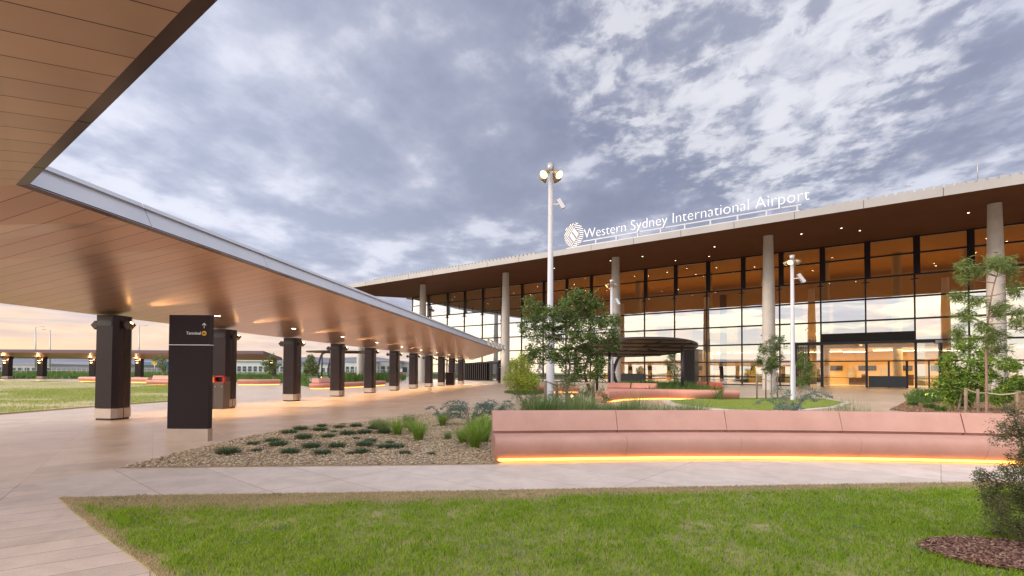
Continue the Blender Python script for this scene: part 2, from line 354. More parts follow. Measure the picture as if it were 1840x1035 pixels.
def dirw(v, lo, hi):                   # smooth weight towards a direction
    v = Vector(v).normalized(); n = N(nt, 'VectorMath', operation='DOT_PRODUCT'); n.inputs[1].default_value = v; nt.links.new(tc.outputs['Generated'], n.inputs[0])
    return mrange(n.outputs['Value'], lo, hi, 0, 1)
big = cn(.55, 5, .5, (3.1, 1.7, 0), .0); med = cn(2.6, 8, .55, (7.7, 4.2, 0), .05); fine = cn(8.5, 6, .6, (1.2, 9.1, 0), .4)
# mackerel breaks in the upper right
brk = dirw(ray(1290, 20), .925, 1.0); brk2 = dirw(ray(1600, 215), .955, 1.0); mott = cn(15, 5, .58, (2.2, 3.1, 0), .12)
shade = mth('ADD', mth('MULTIPLY', big, .52), mth('MULTIPLY', med, .48))
base = cmix(mrange(shade, .39, .60, 0, 1), (.17, .18, .25), (.31, .325, .41))
left = dirw(ray(150, 400), .60, 1.0)
base = cmix(mth('MULTIPLY', left, .72), base, cmix(mrange(med, .38, .62, 0, 1), (.34, .37, .48), (.54, .56, .66)))
darkw = dirw(ray(1000, 60), .80, .99); base = cmix(mth('MULTIPLY', darkw, .35), base, (.15, .17, .245))
hl = mrange(mth('ADD', med, mth('MULTIPLY', big, .35)), .68, .82, 0, 1)
base = cmix(mth('MULTIPLY', hl, .5), base, (.60, .60, .66))
open_ = mth('ADD', mth('MULTIPLY', brk, .62), mth('MULTIPLY', brk2, .30)); tex = mth('ADD', mth('MULTIPLY', mott, .55), mth('ADD', mth('MULTIPLY', fine, .50), mth('MULTIPLY', med, .45)))
wht = mrange(mth('ADD', open_, tex), 1.06, 1.36, 0, 1)
base = cmix(mth('MULTIPLY', wht, .80), base, cmix(mrange(fine, .38, .6, 0, 1), (.36, .37, .43), (.53, .53, .57)))
cells = mth('MULTIPLY', mrange(tex, .80, .66, 0, 1), mrange(open_, .05, .3, 0, 1)); base = cmix(mth('MULTIPLY', cells, .6), base, (.165, .18, .26))
# low warm band near the horizon, strongest to the west (left)
west = dirw((-1, .25, 0), .1, .95); low = mrange(sp.outputs[2], .02, .20, 1, 0)
str_ = N(nt, 'Mapping'); str_.inputs['Scale'].default_value = (1.2, 1.2, 16); nt.links.new(tc.outputs['Generated'], str_.inputs[0])
sn = N(nt, 'TexNoise'); setin(sn, Scale=2.2, Detail=5., Roughness=.55); nt.links.new(str_.outputs[0], sn.inputs['Vector'])
band = cmix(mrange(sn.outputs[0], .40, .60, 0, 1), (.42, .34, .38), (.74, .52, .35))
band = cmix(mrange(sp.outputs[2], .0, .10, 1, 0), band, (.74, .50, .31))
base = cmix(mth('MULTIPLY', mth('MULTIPLY', low, mth('ADD', mth('MULTIPLY', west, .75), .25)), .97), base, band)
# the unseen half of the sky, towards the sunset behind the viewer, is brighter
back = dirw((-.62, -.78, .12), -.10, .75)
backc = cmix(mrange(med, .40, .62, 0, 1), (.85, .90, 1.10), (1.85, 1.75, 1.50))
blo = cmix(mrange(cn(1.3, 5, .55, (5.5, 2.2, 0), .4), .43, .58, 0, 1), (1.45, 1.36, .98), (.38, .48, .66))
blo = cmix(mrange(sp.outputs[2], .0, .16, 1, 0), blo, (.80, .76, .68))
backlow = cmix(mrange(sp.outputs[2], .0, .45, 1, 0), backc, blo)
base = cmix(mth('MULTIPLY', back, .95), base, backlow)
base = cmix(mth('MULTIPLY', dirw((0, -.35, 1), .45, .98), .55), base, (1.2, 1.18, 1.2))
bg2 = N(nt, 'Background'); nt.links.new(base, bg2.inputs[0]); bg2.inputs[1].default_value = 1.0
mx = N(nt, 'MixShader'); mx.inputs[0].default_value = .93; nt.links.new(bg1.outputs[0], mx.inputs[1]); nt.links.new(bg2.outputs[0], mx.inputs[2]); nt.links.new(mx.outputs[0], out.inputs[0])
sl = bpy.data.lights.new('sun', 'SUN'); sl.energy = 1.5; sl.angle = R_(18); sl.color = (1, .82, .64); so = bpy.data.objects.new('sun', sl); COL.objects.link(so)
sd = Vector((math.sin(SUN_AZ)*math.cos(R_(22)), math.cos(SUN_AZ)*math.cos(R_(22)), math.sin(R_(22)))); so.rotation_euler = sd.to_track_quat('Z', 'Y').to_euler()
S.view_settings.view_transform = 'Standard'; S.view_settings.look = 'None'; S.view_settings.exposure = .72; S.view_settings.gamma = 1
S.cycles.max_bounces = 7; S.cycles.transparent_max_bounces = 12; S.cycles.diffuse_bounces = 3; S.cycles.glossy_bounces = 4
S.cycles.use_denoising = True; S.cycles.sample_clamp_indirect = 4
def light(kind, name, loc, energy, col, parent=None, **k):
    l = bpy.data.lights.new(name, kind); l.energy = energy; l.color = col
    for a, b in k.items():
        if a != 'aim': setattr(l, a, b)
    o = bpy.data.objects.new(name, l); COL.objects.link(o); o.location = loc
    if parent: o.parent = parent
    if 'aim' in k: o.rotation_euler = (-Vector(k['aim'])).to_track_quat('Z', 'Y').to_euler()
    return o
WARM = (1, .62, .28)
# ------------------------------------------------------------------ ground
g = MB(); g.add([(-9000, -600, -.06), (9000, -600, -.06), (9000, 12000, -.06), (-9000, 12000, -.06)], [(0, 1, 2, 3)]); struct(g.build('ground', 'ground'))
pl = [(-150, -30), (90, -30), TB(70, DF+60, 0), TB(-84, DF+60, 0), TB(-95, DF+5, 0), P(790, 677), P(700, 679), P(500, 681), P(0, 681), P(-600, 680)]
g = MB(); g.prism([(p[0], p[1]) for p in pl], -.05, 0.); struct(g.build('plaza_paving', 'pave'))
pathp = [P(205, 843), P(885, 836.5), P(1130, 831), P(1340, 829), P(1600, 832), P(1900, 839), P(2100, 850), P(2100, 868), P(1840, 867), P(1600, 871), P(1300, 876), P(900, 883), P(600, 888), P(300, 892), P(105, 897), P(60, 868)]
g = MB(); g.prism([(p.x, p.y) for p in pathp], -.02, .004); struct(g.build('path', 'path'))
slabp = [P(60, 868), P(105, 897), P(165, 950), P(280, 1035), (-1.6, 2.6), (-9, .5), (-14, 5.2), (-9.2, 6.9)]
g = MB(); g.prism([(p[0], p[1]) for p in slabp], -.02, .006); struct(g.build('pavement', 'slab'))
# front lawn
lawn = [P(105, 897), P(165, 950), P(280, 1035), Vector((-1.4, 2.2, 0)), Vector((9, 1.5, 0)), Vector((14, 7, 0)), P(1980, 866), P(1780, 868), P(1600, 871), P(1300, 876), P(900, 883), P(600, 888), P(300, 892)]
lawn = [(p.x, p.y) for p in lawn]
g = MB(); g.prism(lawn, -.02, .018); struct(g.build('lawn_ground', 'soil'))
mc = P(1800, 1001); mring = [(mc.x+math.cos(a)*.62*(1+.05*math.sin(3*a)), mc.y+math.sin(a)*.40) for a in np.linspace(0, 2*math.pi, 24, endpoint=False)]
vis = [P(90, 893), P(280, 1045), P(900, 1045), P(1900, 1045), P(1990, 862), P(1300, 872), P(300, 888)]
x, y = scatter(lawn, 420000); keep = (y > 3.6) & (np.abs(x) < y*1.12+.3) & ~inpoly(x, y, mring); x, y = x[keep], y[keep]
def vnoise(x, y, s, seed):
    r = np.random.default_rng(seed); G = r.uniform(size=(64, 64)); u = x*s+20; v = y*s+20; i = np.floor(u).astype(int); j = np.floor(v).astype(int); fu = u-i; fv = v-j; fu = fu*fu*(3-2*fu); fv = fv*fv*(3-2*fv)
    g_ = lambda a, b: G[a % 64, b % 64]
    return (g_(i, j)*(1-fu)+g_(i+1, j)*fu)*(1-fv)+(g_(i, j+1)*(1-fu)+g_(i+1, j+1)*fu)*fv
ex = np.array([(p.x, p.y) for p in (P(105, 897), P(300, 892), P(600, 888), P(900, 883), P(1300, 876), P(1600, 871), P(1780, 868), P(1990, 866))])
edge = np.interp(x, ex[:, 0], ex[:, 1])-y
pn = .6*vnoise(x, y, 1.1, 3)+.4*vnoise(x, y, 3.3, 4)
dryp = np.clip(1.9-edge/(.20+.42*pn*np.clip((4.0-x)/6, .2, 1)+.10*vnoise(x, y, 6, 8)), 0, 1) + np.clip((pn-.74)*2.5, 0, .4)
sx0, sy0 = P(105, 897).x, P(105, 897).y; sx1, sy1 = P(280, 1035).x, P(280, 1035).y; ln = math.hypot(sx1-sx0, sy1-sy0); sdist = np.abs((sx1-sx0)*(y-sy0)-(sy1-sy0)*(x-sx0))/ln
dryp = np.maximum(dryp, np.clip(1.4-sdist/(.05+.10*vnoise(x, y, 4, 14)), 0, 1))
isdry = RNG.uniform(size=len(x)) < dryp
thin = RNG.uniform(size=len(x)) < np.clip(.15+.8*vnoise(x, y, 2.1, 9)+.9*vnoise(x, y, 12, 19), .15, 1)
k = ~isdry & thin; hh = .018+.026*vnoise(x[k], y[k], 2.7, 17)+.030*vnoise(x[k], y[k], 9, 18)**2
tag(blades('lawn_grass', x[k], y[k], .018, hh, .0058, .75, 'blade'), 'short green turf of the front lawn before the paved path', 'grass', kind='stuff')
k = isdry; tag(blades('dry_grass', x[k], y[k], .018, .024, .006, 1.2, 'dry'), 'dry brown grass along the worn rim of the front lawn', 'grass', kind='stuff')
# white clover-like weeds
wx, wy = scatter(lawn, 420); k = (wy > 3.7) & (np.abs(wx) < wy*1.1) & (vnoise(wx, wy, 1.3, 21) > .55); wx, wy = wx[k], wy[k]
cc = np.concatenate([np.stack([wx+RNG.normal(size=len(wx))*.03, wy+RNG.normal(size=len(wx))*.03, np.full(len(wx), .05)], 1) for _ in range(14)])
tag(leafmesh('weeds', cc, .03, .014, leafmat('weed_leaf', [(.20, .28, .12), (.30, .36, .22), (.16, .26, .06)])), 'pale weeds scattered in the front lawn', 'weeds', kind='stuff')
def chips(name, poly, n, L, Wd, m, label, z=.03, zvar=.02, hmask=None):
    x, y = scatter(poly, n)
    if hmask is not None: k = hmask(x, y); x, y = x[k], y[k]
    n = len(x); a = RNG.uniform(0, 6.283, n); l = L*RNG.uniform(.4, 1.3, n); w = Wd*RNG.uniform(.6, 1.3, n); t = RNG.uniform(-.35, .35, n); h = Wd*RNG.uniform(.25, .6, n)
    ca, sa = np.cos(a), np.sin(a); z0 = z+RNG.uniform(0, zvar, n)
    V = np.stack([np.stack([x-ca*l/2, y-sa*l/2, z0-t*l/2], 1), np.stack([x+sa*w/2, y-ca*w/2, z0+h], 1), np.stack([x+ca*l/2, y+sa*l/2, z0+t*l/2], 1), np.stack([x-sa*w/2, y+ca*w/2, z0+h*.6], 1), np.stack([x, y, z0-h], 1)], 1).reshape(-1, 3)
    b = np.arange(n)[:, None]*5; F = np.concatenate([b+np.array(q) for q in ((0, 1, 3), (1, 2, 3), (0, 4, 1), (1, 4, 2), (2, 4, 3), (3, 4, 0))])
    return tag(npmesh(name, V, F, m), label, 'chips', kind='stuff')
g = MB(); g.prism(mring, 0, .022); struct(g.build('mulch_ground', 'mulch'))
chips('bark_mulch', mring, 4200, .075, .018, 'mulchchip', 'reddish bark mulch in the round bed cut in the front lawn', .03, .03)
# garden bed with gravel
bed = [P(215, 841.5), P(330, 812), P(450, 784), P(560, 765), P(640, 759.5), P(700, 752), P(790, 740), P(880, 728), P(970, 722), P(1090, 726), P(1180, 742), P(1300, 750), P(1560, 748), P(1640, 760), P(1800, 790), P(1800, 800), P(1340, 800), P(1000, 800), P(890, 834)]
bed = [(p.x, p.y) for p in bed]
g = MB(); g.prism(bed, -.02, .012); struct(g.build('garden_bed', 'gravel'))
chips('gravel', bed, 70000, .075, .028, 'chip', 'loose tan gravel mulch covering the garden bed', .018, .012, lambda x, y: (x < 1.2) & (y < 22))
# left lawn
ll = [P(0, 684), P(180, 687), P(300, 690), P(375, 696), P(395, 706), P(385, 716), P(298, 722), P(150, 733), P(0, 745), P(-250, 772), P(-600, 730), P(-600, 684)]
ll = [(p.x, p.y) for p in ll]
g = MB(); g.prism(ll, -.02, .05); struct(g.build('lawn_left', 'soil2'))
x, y = scatter(ll, 330000); k = (x > -1.05*y) ; x, y = x[k], y[k]; dn = vnoise(x, y, .18, 31)*.6+vnoise(x, y, .7, 33)*.4
u = RNG.uniform(size=len(x)); dd = (x*-.0+y); k = (u < np.clip((.52-dn)*5, .04, 1)) | (y < np.interp(x, [P(-250, 772).x, P(0, 745).x, P(298, 722).x, P(385, 716).x], [P(-250, 772).y+1.6, P(0, 745).y+1.8, P(298, 722).y+2.2, P(385, 716).y+2]))
x, y = x[k], y[k]
tag(blades('left_lawn_grass', x, y, .05, .075+.05*vnoise(x, y, .9, 5), .016, .8, 'bladeL'), 'rough green grass on the lawn left of the covered walkway', 'grass', kind='stuff')
# plaza lawn oval with rim
ov = [P(1205, 722), P(1250, 719), P(1300, 717.5), P(1400, 717), P(1480, 719), P(1515, 725), P(1490, 733), P(1430, 738), P(1380, 740), P(1310, 738), P(1255, 733), P(1215, 727)]
cx = sum(p.x for p in ov)/len(ov); cy = sum(p.y for p in ov)/len(ov)
rim = [(cx+(p.x-cx)*1.10, cy+(p.y-cy)*1.13) for p in ov]; ovp = [(p.x, p.y) for p in ov]
g = MB(); g.prism(rim, -.02, .06); struct(g.build('lawn_kerb', 'kerbp'))
g = MB(); g.prism(ovp, .0, .075); struct(g.build('lawn_island', 'turf'))
x, y = scatter(ovp, 60000); tag(blades('island_grass', x, y, .075, .035, .014, .6, 'bladeL'), 'smooth mown grass of the lawn island before the terminal', 'grass', kind='stuff')
# right mulch bed
rb = [P(1598, 737), P(1640, 716), P(1700, 707), P(1900, 706), P(2050, 720), P(2050, 775), P(1840, 758), P(1700, 746)]
rb = [(p.x, p.y) for p in rb]; g = MB(); g.prism(rb, -.02, .02); struct(g.build('mulch_bed', 'mulch'))
M['rchip'] = mat('right_mulch_chip', (.3, .2, .1), .9, island=[(.22, .12, .07), (.40, .25, .15), (.52, .35, .22), (.30, .17, .10)])
chips('mulch', rb, 26000, .10, .035, 'rchip', 'orange brown wood mulch around the right-hand trees', .03, .03)
# far strips
g = MB(); q = [P(-500, 680), P(490, 680), P(560, 676), P(700, 675), P(700, 671), P(-500, 669.5)]; g.prism([(p.x, p.y) for p in q], -.055, -.03); struct(g.build('far_lawn', 'turf'))
g = MB(); q = [P(-500, 669), P(700, 671), P(900, 672), P(900, 671), P(700, 669.9), P(-500, 668)]; g.prism([(p.x, p.y) for p in q], -.055, -.02); struct(g.build('road', 'roadm'))
x, y = scatter([(p.x, p.y) for p in (P(-60, 679.7), P(490, 681), P(560, 677), P(700, 676), P(700, 673.5), P(-60, 672))], 26000)
tag(blades('far_grass', x, y, -.03, .55, .12, .6, 'cover'), 'long green grass beyond the far walkway canopy', 'grass', kind='stuff')
# hills
def ridge(name, Y, prof, m, th):
    g = MB(); n = len(prof); vs = [(a, Y, -2) for a, b in prof]+[(a, Y+th*.4, b) for a, b in prof]+[(a, Y+th, -2) for a, b in prof]
    fs = [(i, i+1, n+i+1, n+i) for i in range(n-1)]+[(n+i, n+i+1, 2*n+i+1, 2*n+i) for i in range(n-1)]; g.add(vs, fs, True); return struct(g.build(name, m))
pr = []
for i in range(120):
    a = -9000+i*155; pr.append((a, 105+42*math.sin(a*.0011+1)+22*math.sin(a*.0031)+10*math.sin(a*.009+.5)+(55 if -3600 < a < -900 else 0)*math.sin((a+3600)/2700*math.pi)))
ridge('hills', 4300, pr, 'hazy_hill', 900)
# ------------------------------------------------------------------ long walkway canopy
ZF = 4.6
C0 = P(28, 332, ZF); E0 = P(900, 631, 3.9); e1 = Vector((-ev.x, -ev.y, 0))
c0 = Vector((-13.0, 16.35, 0)); bN = P(828, 690)
COLX = [Vector((-12.9837+.5942*i, 16.3373+5.2703*i, 0)) for i in range(11)]
B0 = Vector((-15.4, 2.2, 2.75)); d = ray(0, 545); 
def backz(Y): return 3.42-.0000*(Y)
# back edge: behind the column row
def bk(Y): x = COLX[0].x+(Y-COLX[0].y)*.5942/5.2703; return Vector((x-.45, Y, 3.38))
Bend = PY(850, 646.5, 72.5)
root = thing('walkway_canopy', (-8, 30, 0), 'long bronze walkway canopy sweeping from overhead to the terminal', 'canopy')
dir1 = (B0-C0); s2 = (bk(30)-(C0+(E0-C0)*.45)); 
M['soffit1'] = seammat('near_soffit', (.46, .30, .20), (.50, .33, .22), dir1, .50, .34, .6, .03)
M['soffit2'] = seammat('main_soffit', (.50, .325, .235), (.55, .365, .265), s2, .45, .30, .65, .03)
nseg = 24; F_ = []; K_ = []
backpts = [(0., B0), (.10, bk(10.5)+Vector((0, 0, .02)))]
def backat(u):
    if u < .1: return B0.lerp(bk(10.5), u/.1)
    q = bk(10.5).lerp(bk(70), (u-.1)/.9); 
    if u > .93: q = q.lerp(Bend, (u-.93)/.07)
    return q
g = MB(); vs = []
for i in range(nseg+1):
    u = i/nseg; vs += [C0.lerp(E0, u), backat(u)]
g.add(vs, [(2*i, 2*i+1, 2*i+3, 2*i+2) for i in range(nseg)], False); sf = g.build('soffit', 'soffit2', root)
e1n = (P(343, 0, ZF)-C0).normalized(); Nn = C0+e1n*22; K2 = B0-e1*24+Vector((0, 0, .3))
g = MB(); Bm_ = C0.lerp(B0, .45); Km_ = Bm_-e1*24+Vector((0, 0, .3)); g.add([C0, Nn, Km_, Bm_], [(0, 1, 2, 3)]); g.build('soffit', 'soffit1', root)
# lip + fascia along an edge
def edge_trim(a, b, outv, joints, mlip, mf):
    outv = Vector(outv).normalized(); L = MB(); Fm = MB(); up = Vector((0, 0, 1))
    for j in range(len(joints)-1):
        t0, t1 = joints[j], joints[j+1]; dd = (b-a).normalized(); p = a.lerp(b, t0)+dd*.011; q = a.lerp(b, t1)-dd*.011
        lo = .14; 
        P4 = [p, q, q+outv*lo+up*.02, p+outv*lo+up*.02]
        L.add(P4+[v+up*.03 for v in P4], [(3, 2, 1, 0), (4, 5, 6, 7), (0, 1, 5, 4), (2, 3, 7, 6), (1, 2, 6, 5), (3, 0, 4, 7)])
        f0 = p+outv*(lo+.003)+up*.022; f1 = q+outv*(lo+.003)+up*.022; t_ = up*.54-outv*.26
        Q = [f0, f1, f1+t_, f0+t_]; Fm.add(Q+[v-outv*.05 for v in Q], [(0, 1, 2, 3), (7, 6, 5, 4), (3, 2, 6, 7), (0, 3, 7, 4), (1, 5, 6, 2)])
    L.build('lip', mlip, root); Fm.build('fascia', mf, root)
ed = (E0-C0).normalized(); outr = Vector((ed.y, -ed.x, 0))
jl = [0, .045]; 
while jl[-1] < .93: jl.append(jl[-1]+.075)
jl = [0., .052, .135, .22, .305, .39, .475, .56, .645, .73, .815, .9, 1.]
edge_trim(C0-ed*0., E0, outr, jl, 'lip', 'fascia')
# mitre: near edge faces away from the viewer
edge_trim(C0, C0+e1n*22, Vector((nv.x, nv.y, 0)), [0, .055, .16, .34, .52, .7, 1], 'lip', 'lip')
# roof deck
top = MB(); up = Vector((0, 0, .44)); vs = []
for i in range(nseg+1):
    u = i/nseg; vs += [C0.lerp(E0, u)+up, backat(u)+Vector((0, 0, .30))]
top.add(vs, [(2*i, 2*i+2, 2*i+3, 2*i+1) for i in range(nseg)]); top.add([C0+up, Bm_+up, Km_+up, Nn+up], [(0, 1, 2, 3)]); top.add([Bm_, Km_, Km_+up, Bm_+up], [(0, 1, 2, 3)])
for i in range(nseg): a, b = backat(i/nseg), backat((i+1)/nseg); top.add([a, b, b+Vector((0, 0, .3)), a+Vector((0, 0, .3))], [(0, 1, 2, 3)])
a, b = E0, backat(1); top.add([a, b, b+Vector((0, 0, .3)), a+up], [(0, 1, 2, 3)])
top.build('roof_deck', 'rooftop', root)
# glazed tip between canopy and terminal
tip = MB(); tf = MB(); e3 = E0-ed*9; 
for i in range(5):
    a = e3.lerp(E0+ed*1.2, i/5)+outr*.30+Vector((0, 0, .05)); b = e3.lerp(E0+ed*1.2, (i+1)/5)+outr*.30+Vector((0, 0, .05)); h0 = Vector((0, 0, .55))
    tip.add([a, b, b+h0, a+h0], [(0, 1, 2, 3)]); tf.bar(a+h0, b, .06, .06); tf.bar(a, a+h0, .06, .06)
tf.bar(e3+outr*.3+Vector((0, 0, .6)), E0+ed*1.2+outr*.3+Vector((0, 0, .6)), .07, .07)
tip.build('glazed_edge', 'glassdoor', root); tf.build('glazing_bar', 'galv', root)
# downlights in the soffit
def sofz(x, y):
    best = None
    for i in range(nseg):
        pass
    # bilinear: find u from y along middle
    u = (y-9)/(E0.y-C0.y); u = max(0, min(1, u)); a = C0.lerp(E0, u); b = backat(u*.82+.1)
    w = (a.x-x)/max(.1, (a.x-b.x)); return a.z+(b.z-a.z)*w
for i in range(10):
    c = (COLX[i]+COLX[i+1])/2+Vector((1.5, 0, 0))
    # drop a plumb line onto the soffit mesh
    hit, loc, nrm, idx = sf.ray_cast(Vector((c.x, c.y, 0))-root.location, Vector((0, 0, 1)))
    z = (loc.z if hit else 3.5)
    q = Vector((c.x, c.y, z-.012)); m_ = MB(); m_.tube([q+Vector((0, 0, .02)), q-Vector((0, 0, .012))], .13, 20); r_ = m_.build('downlight', 'galv', root); m_ = MB(); m_.disc(q-Vector((0, 0, .016)), .095, 20); m_.build('lens', 'dot', r_)
    light('SPOT', 'downlight_lamp', q-Vector((0, 0, .05))-root.location, 650, WARM, root, spot_size=R_(110), spot_blend=.8, shadow_soft_size=.08, aim=(0, 0, -1))
# security dome under the soffit
hit, loc, nrm, idx = sf.ray_cast(Vector((P(817, 600, 4).x+.0, 0, 0))-root.location+Vector((0, 40, 0)), Vector((0, 0, 1)))
# ------------------------------------------------------------------ canopy columns
def make_col(loc, rz, label):
    r = thing('canopy_column', loc, label, 'column', 'bronze columns under the walkway canopy', rz)
    def hexa(k):
        k = k*.86; return [(-.33*k, -.42*k), (.33*k, -.42*k), (.45*k, -.26*k), (.45*k, .26*k), (.33*k, .42*k), (-.33*k, .42*k), (-.45*k, .26*k), (-.45*k, -.26*k)]
    H = 3.36
    g = MB(); g.prism(hexa(.94), 0, .07); g.build('toe', 'black', r, False)
    g = MB(); g.prism(hexa(1.03), .06, .37); g.build('plinth', 'nickel', r, False)
    g = MB(); g.prism(hexa(1.0), .385, H); b = g.build('cladding', 'bronze', r, False)
    g = MB(); g.box((.388, -.02, 1.87), (.012, .02, 2.97)); g.box((-.388, -.02, 1.87), (.012, .02, 2.97)); g.box((.400, -.02, .215), (.012, .02, .31)); g.build('shadow_gap', 'black', b, False)
    g = MB(); g.box((0, -.362, H-.26), (.36, .02, .17)); g.tube([(-.18, -.352, H-.26), (-.18, -.374, H-.26)], .085, 14); g.tube([(.18, -.352, H-.26), (.18, -.374, H-.26)], .085, 14); g.build('recess', 'black', b, False)
    for s in (-1, 1):
        g = MB(); c = Vector((s*.58, -.05, H-.30)); g.boxv(c, Vector((s*.072, 0, .072)), Vector((0, .10, 0)), Vector((-s*.072, 0, .072))); g.tube([(s*.38, -.05, H-.3), (s*.47, -.05, H-.3)], .03, 8); f = g.build('spotlight', 'darkbox', r, False)
        n_ = Vector((s*.72, 0, .70)).normalized(); g = MB(); g.disc(c+n_*.104, .05, 12, n_); g.build('lens', 'uplens', f, False)
    return r
crz = -math.atan2(.5942, 5.2703); ORD = ['nearest and leftmost', 'second from the left', 'third from the left', 'fourth from the left', 'fifth from the left', 'sixth from the left', 'seventh from the left', 'eighth from the left', 'ninth from the left', 'tenth from the left', 'farthest and rightmost']
col0 = make_col(COLX[0], crz, 'nearest and leftmost dark bronze column holding up the walkway canopy, beside the left lawn')
for i in range(1, 11): dup(col0, COLX[i], crz, 1, 'dark bronze canopy column, '+ORD[i]+' in the row leading to the terminal')
for i in range(11):
    c = COLX[i]; light('SPOT', 'column_uplight', Vector((c.x+.78, c.y-.12, 3.17)), 420, WARM, None, spot_size=R_(58), spot_blend=.8, shadow_soft_size=.03, aim=(1., -.12, .30))
# ------------------------------------------------------------------ wayfinding totem
def text_mesh(s, size, m, loc, X, Z, parent, name, width=None, ext=.004, align='LEFT', off=0.):
    cu = bpy.data.curves.new(name, 'FONT'); cu.body = s; cu.size = size; cu.extrude = ext; cu.align_x = align; cu.resolution_u = 4; cu.offset = off
    to = bpy.data.objects.new('tmp', cu); COL.objects.link(to); bpy.context.view_layer.update()
    me = bpy.data.meshes.new_from_object(to.evaluated_get(bpy.context.evaluated_depsgraph_get())); bpy.data.objects.remove(to)
    xs = [v.co.x for v in me.vertices]; sx = (width/(max(xs)-min(xs))) if width else 1; X = Vector(X).normalized(); Z = Vector(Z).normalized(); Yv = Z.cross(X); o = rootloc(parent); x0 = min(xs) if width else 0
    for v in me.vertices: c = v.co.copy(); v.co = Vector(loc)+X*((c.x-x0)*sx)+Z*c.y-Yv*c.z-o
    me.materials.clear(); me.materials.append(M[m]); ob = bpy.data.objects.new(name, me); COL.objects.link(ob); ob.parent = parent; return ob
tl = P(298, 793); tr_ = P(372, 795); tw = .92; tc_ = Vector((tl.x+tw/2, tl.y+.11, 0)); TH = 2.86
r = thing('wayfinding_sign', tc_, 'tall dark Terminal direction totem with pale metal base', 'sign')
g = MB(); g.box((tc_.x, tc_.y, .14), (tw+.02, .18, .28)); g.build('base', 'nickel', r)
g = MB(); g.box((tc_.x, tc_.y, (.285+TH)/2), (tw, .16, TH-.285)); b = g.build('panel', 'signface', r)
g = MB(); g.box((tc_.x, tc_.y, 2.18), (tw+.006, .166, .016)); g.build('divider', 'white', b)
fy = tc_.y-.08-.003; lx = tc_.x-tw/2
text_mesh('Terminal', .098, 'white', (lx+.395, fy, 2.415), (1, 0, 0), (0, 0, 1), b, 'lettering', .325)
g = MB(); c = Vector((lx+.80, fy-.004, 2.445)); g.tube([c, c+Vector((0, .008, 0))], .055, 24); yd = g.build('disc', 'yellow', b)
g = MB(); c2 = c-Vector((0, .004, 0)); g.bar(c2+Vector((-.036, 0, 0)), c2+Vector((.036, 0, 0)), .004, .011); g.bar(c2+Vector((-.012, 0, .028)), c2+Vector((.010, 0, 0)), .004, .010); g.bar(c2+Vector((-.012, 0, -.028)), c2+Vector((.010, 0, 0)), .004, .010); g.build('plane_symbol', 'black', yd)
g = MB(); a = Vector((lx+.80, fy-.003, 2.56)); g.bar(a, a+Vector((0, 0, .11)), .006, .013)
g.bar(a+Vector((0, 0, .115)), a+Vector((-.042, 0, .068)), .006, .013); g.bar(a+Vector((0, 0, .115)), a+Vector((.042, 0, .068)), .006, .013); g.build('arrow', 'white', b)
# ------------------------------------------------------------------ bins
def make_bin(loc, m, label, lid=True):
    r = thing('litter_bin', loc, label, 'bin', 'litter bins beside the canopy columns'); x, y = loc.x, loc.y
    g = MB(); g.box((x, y, .55), (.42, .5, 1.10)); b = g.build('body', 'greybin', r)
    g = MB(); g.box((x, y-.252, .56), (.38, .012, 1.0)); g.build('door', 'greybin', b); [MB().tube([(x+k_, y-.26, .93), (x+k_, y-.275, .93)], .02, 10).build('lock', 'nickel', b) for k_ in (-.14, .14)]
    g = MB(); g.box((x, y, 1.115), (.43, .51, .03)); g.box((x-.19, y-.18, 1.25), (.05, .14, .24)); g.box((x+.19, y-.18, 1.25), (.05, .14, .24)); g.box((x, y-.18, 1.36), (.43, .14, .05)); h = g.build('hood', m, r)
    g = MB(); g.box((x, y+.08, 1.24), (.40, .32, .22)); g.build('chute', 'black', h)
    return r
bp = P(392, 735); make_bin(Vector((bp.x, bp.y+.25, 0)), 'redbin', 'grey litter bin with red hood beside the second column')
make_bin(Vector((bp.x-.44, bp.y+.25, 0)), 'yellowbin', 'grey litter bin with yellow hood half hidden behind the totem')
bp = P(809, 692); r = thing('litter_bin', bp, 'plain dark bin unit beside the far canopy columns', 'bin', 'litter bins beside the canopy columns')
g = MB(); g.box((bp.x, bp.y, .08), (.95, .8, .16)); g.build('plinth', 'black', r); g = MB(); g.box((bp.x, bp.y, .83), (1.0, .9, 1.34)); b = g.build('body', 'bronze', r); g = MB(); g.box((bp.x, bp.y, 1.515), (1.06, .96, .03)); g.build('lid', 'greybin', r)
bp = P(900, 688); r = thing('information_totem', bp, 'tall dark information totem before the left terminal doors', 'sign')
g = MB(); g.box((bp.x, bp.y, .15), (.82, .3, .3)); g.build('base', 'greybin', r); g = MB(); g.box((bp.x, bp.y, 1.85), (.8, .28, 3.1)); b = g.build('panel', 'signface', r)
[MB().box((bp.x, bp.y-.15, z), (.5, .02, .05)).build('divider', 'nickel', b) for z in (2.7, 2.3)]
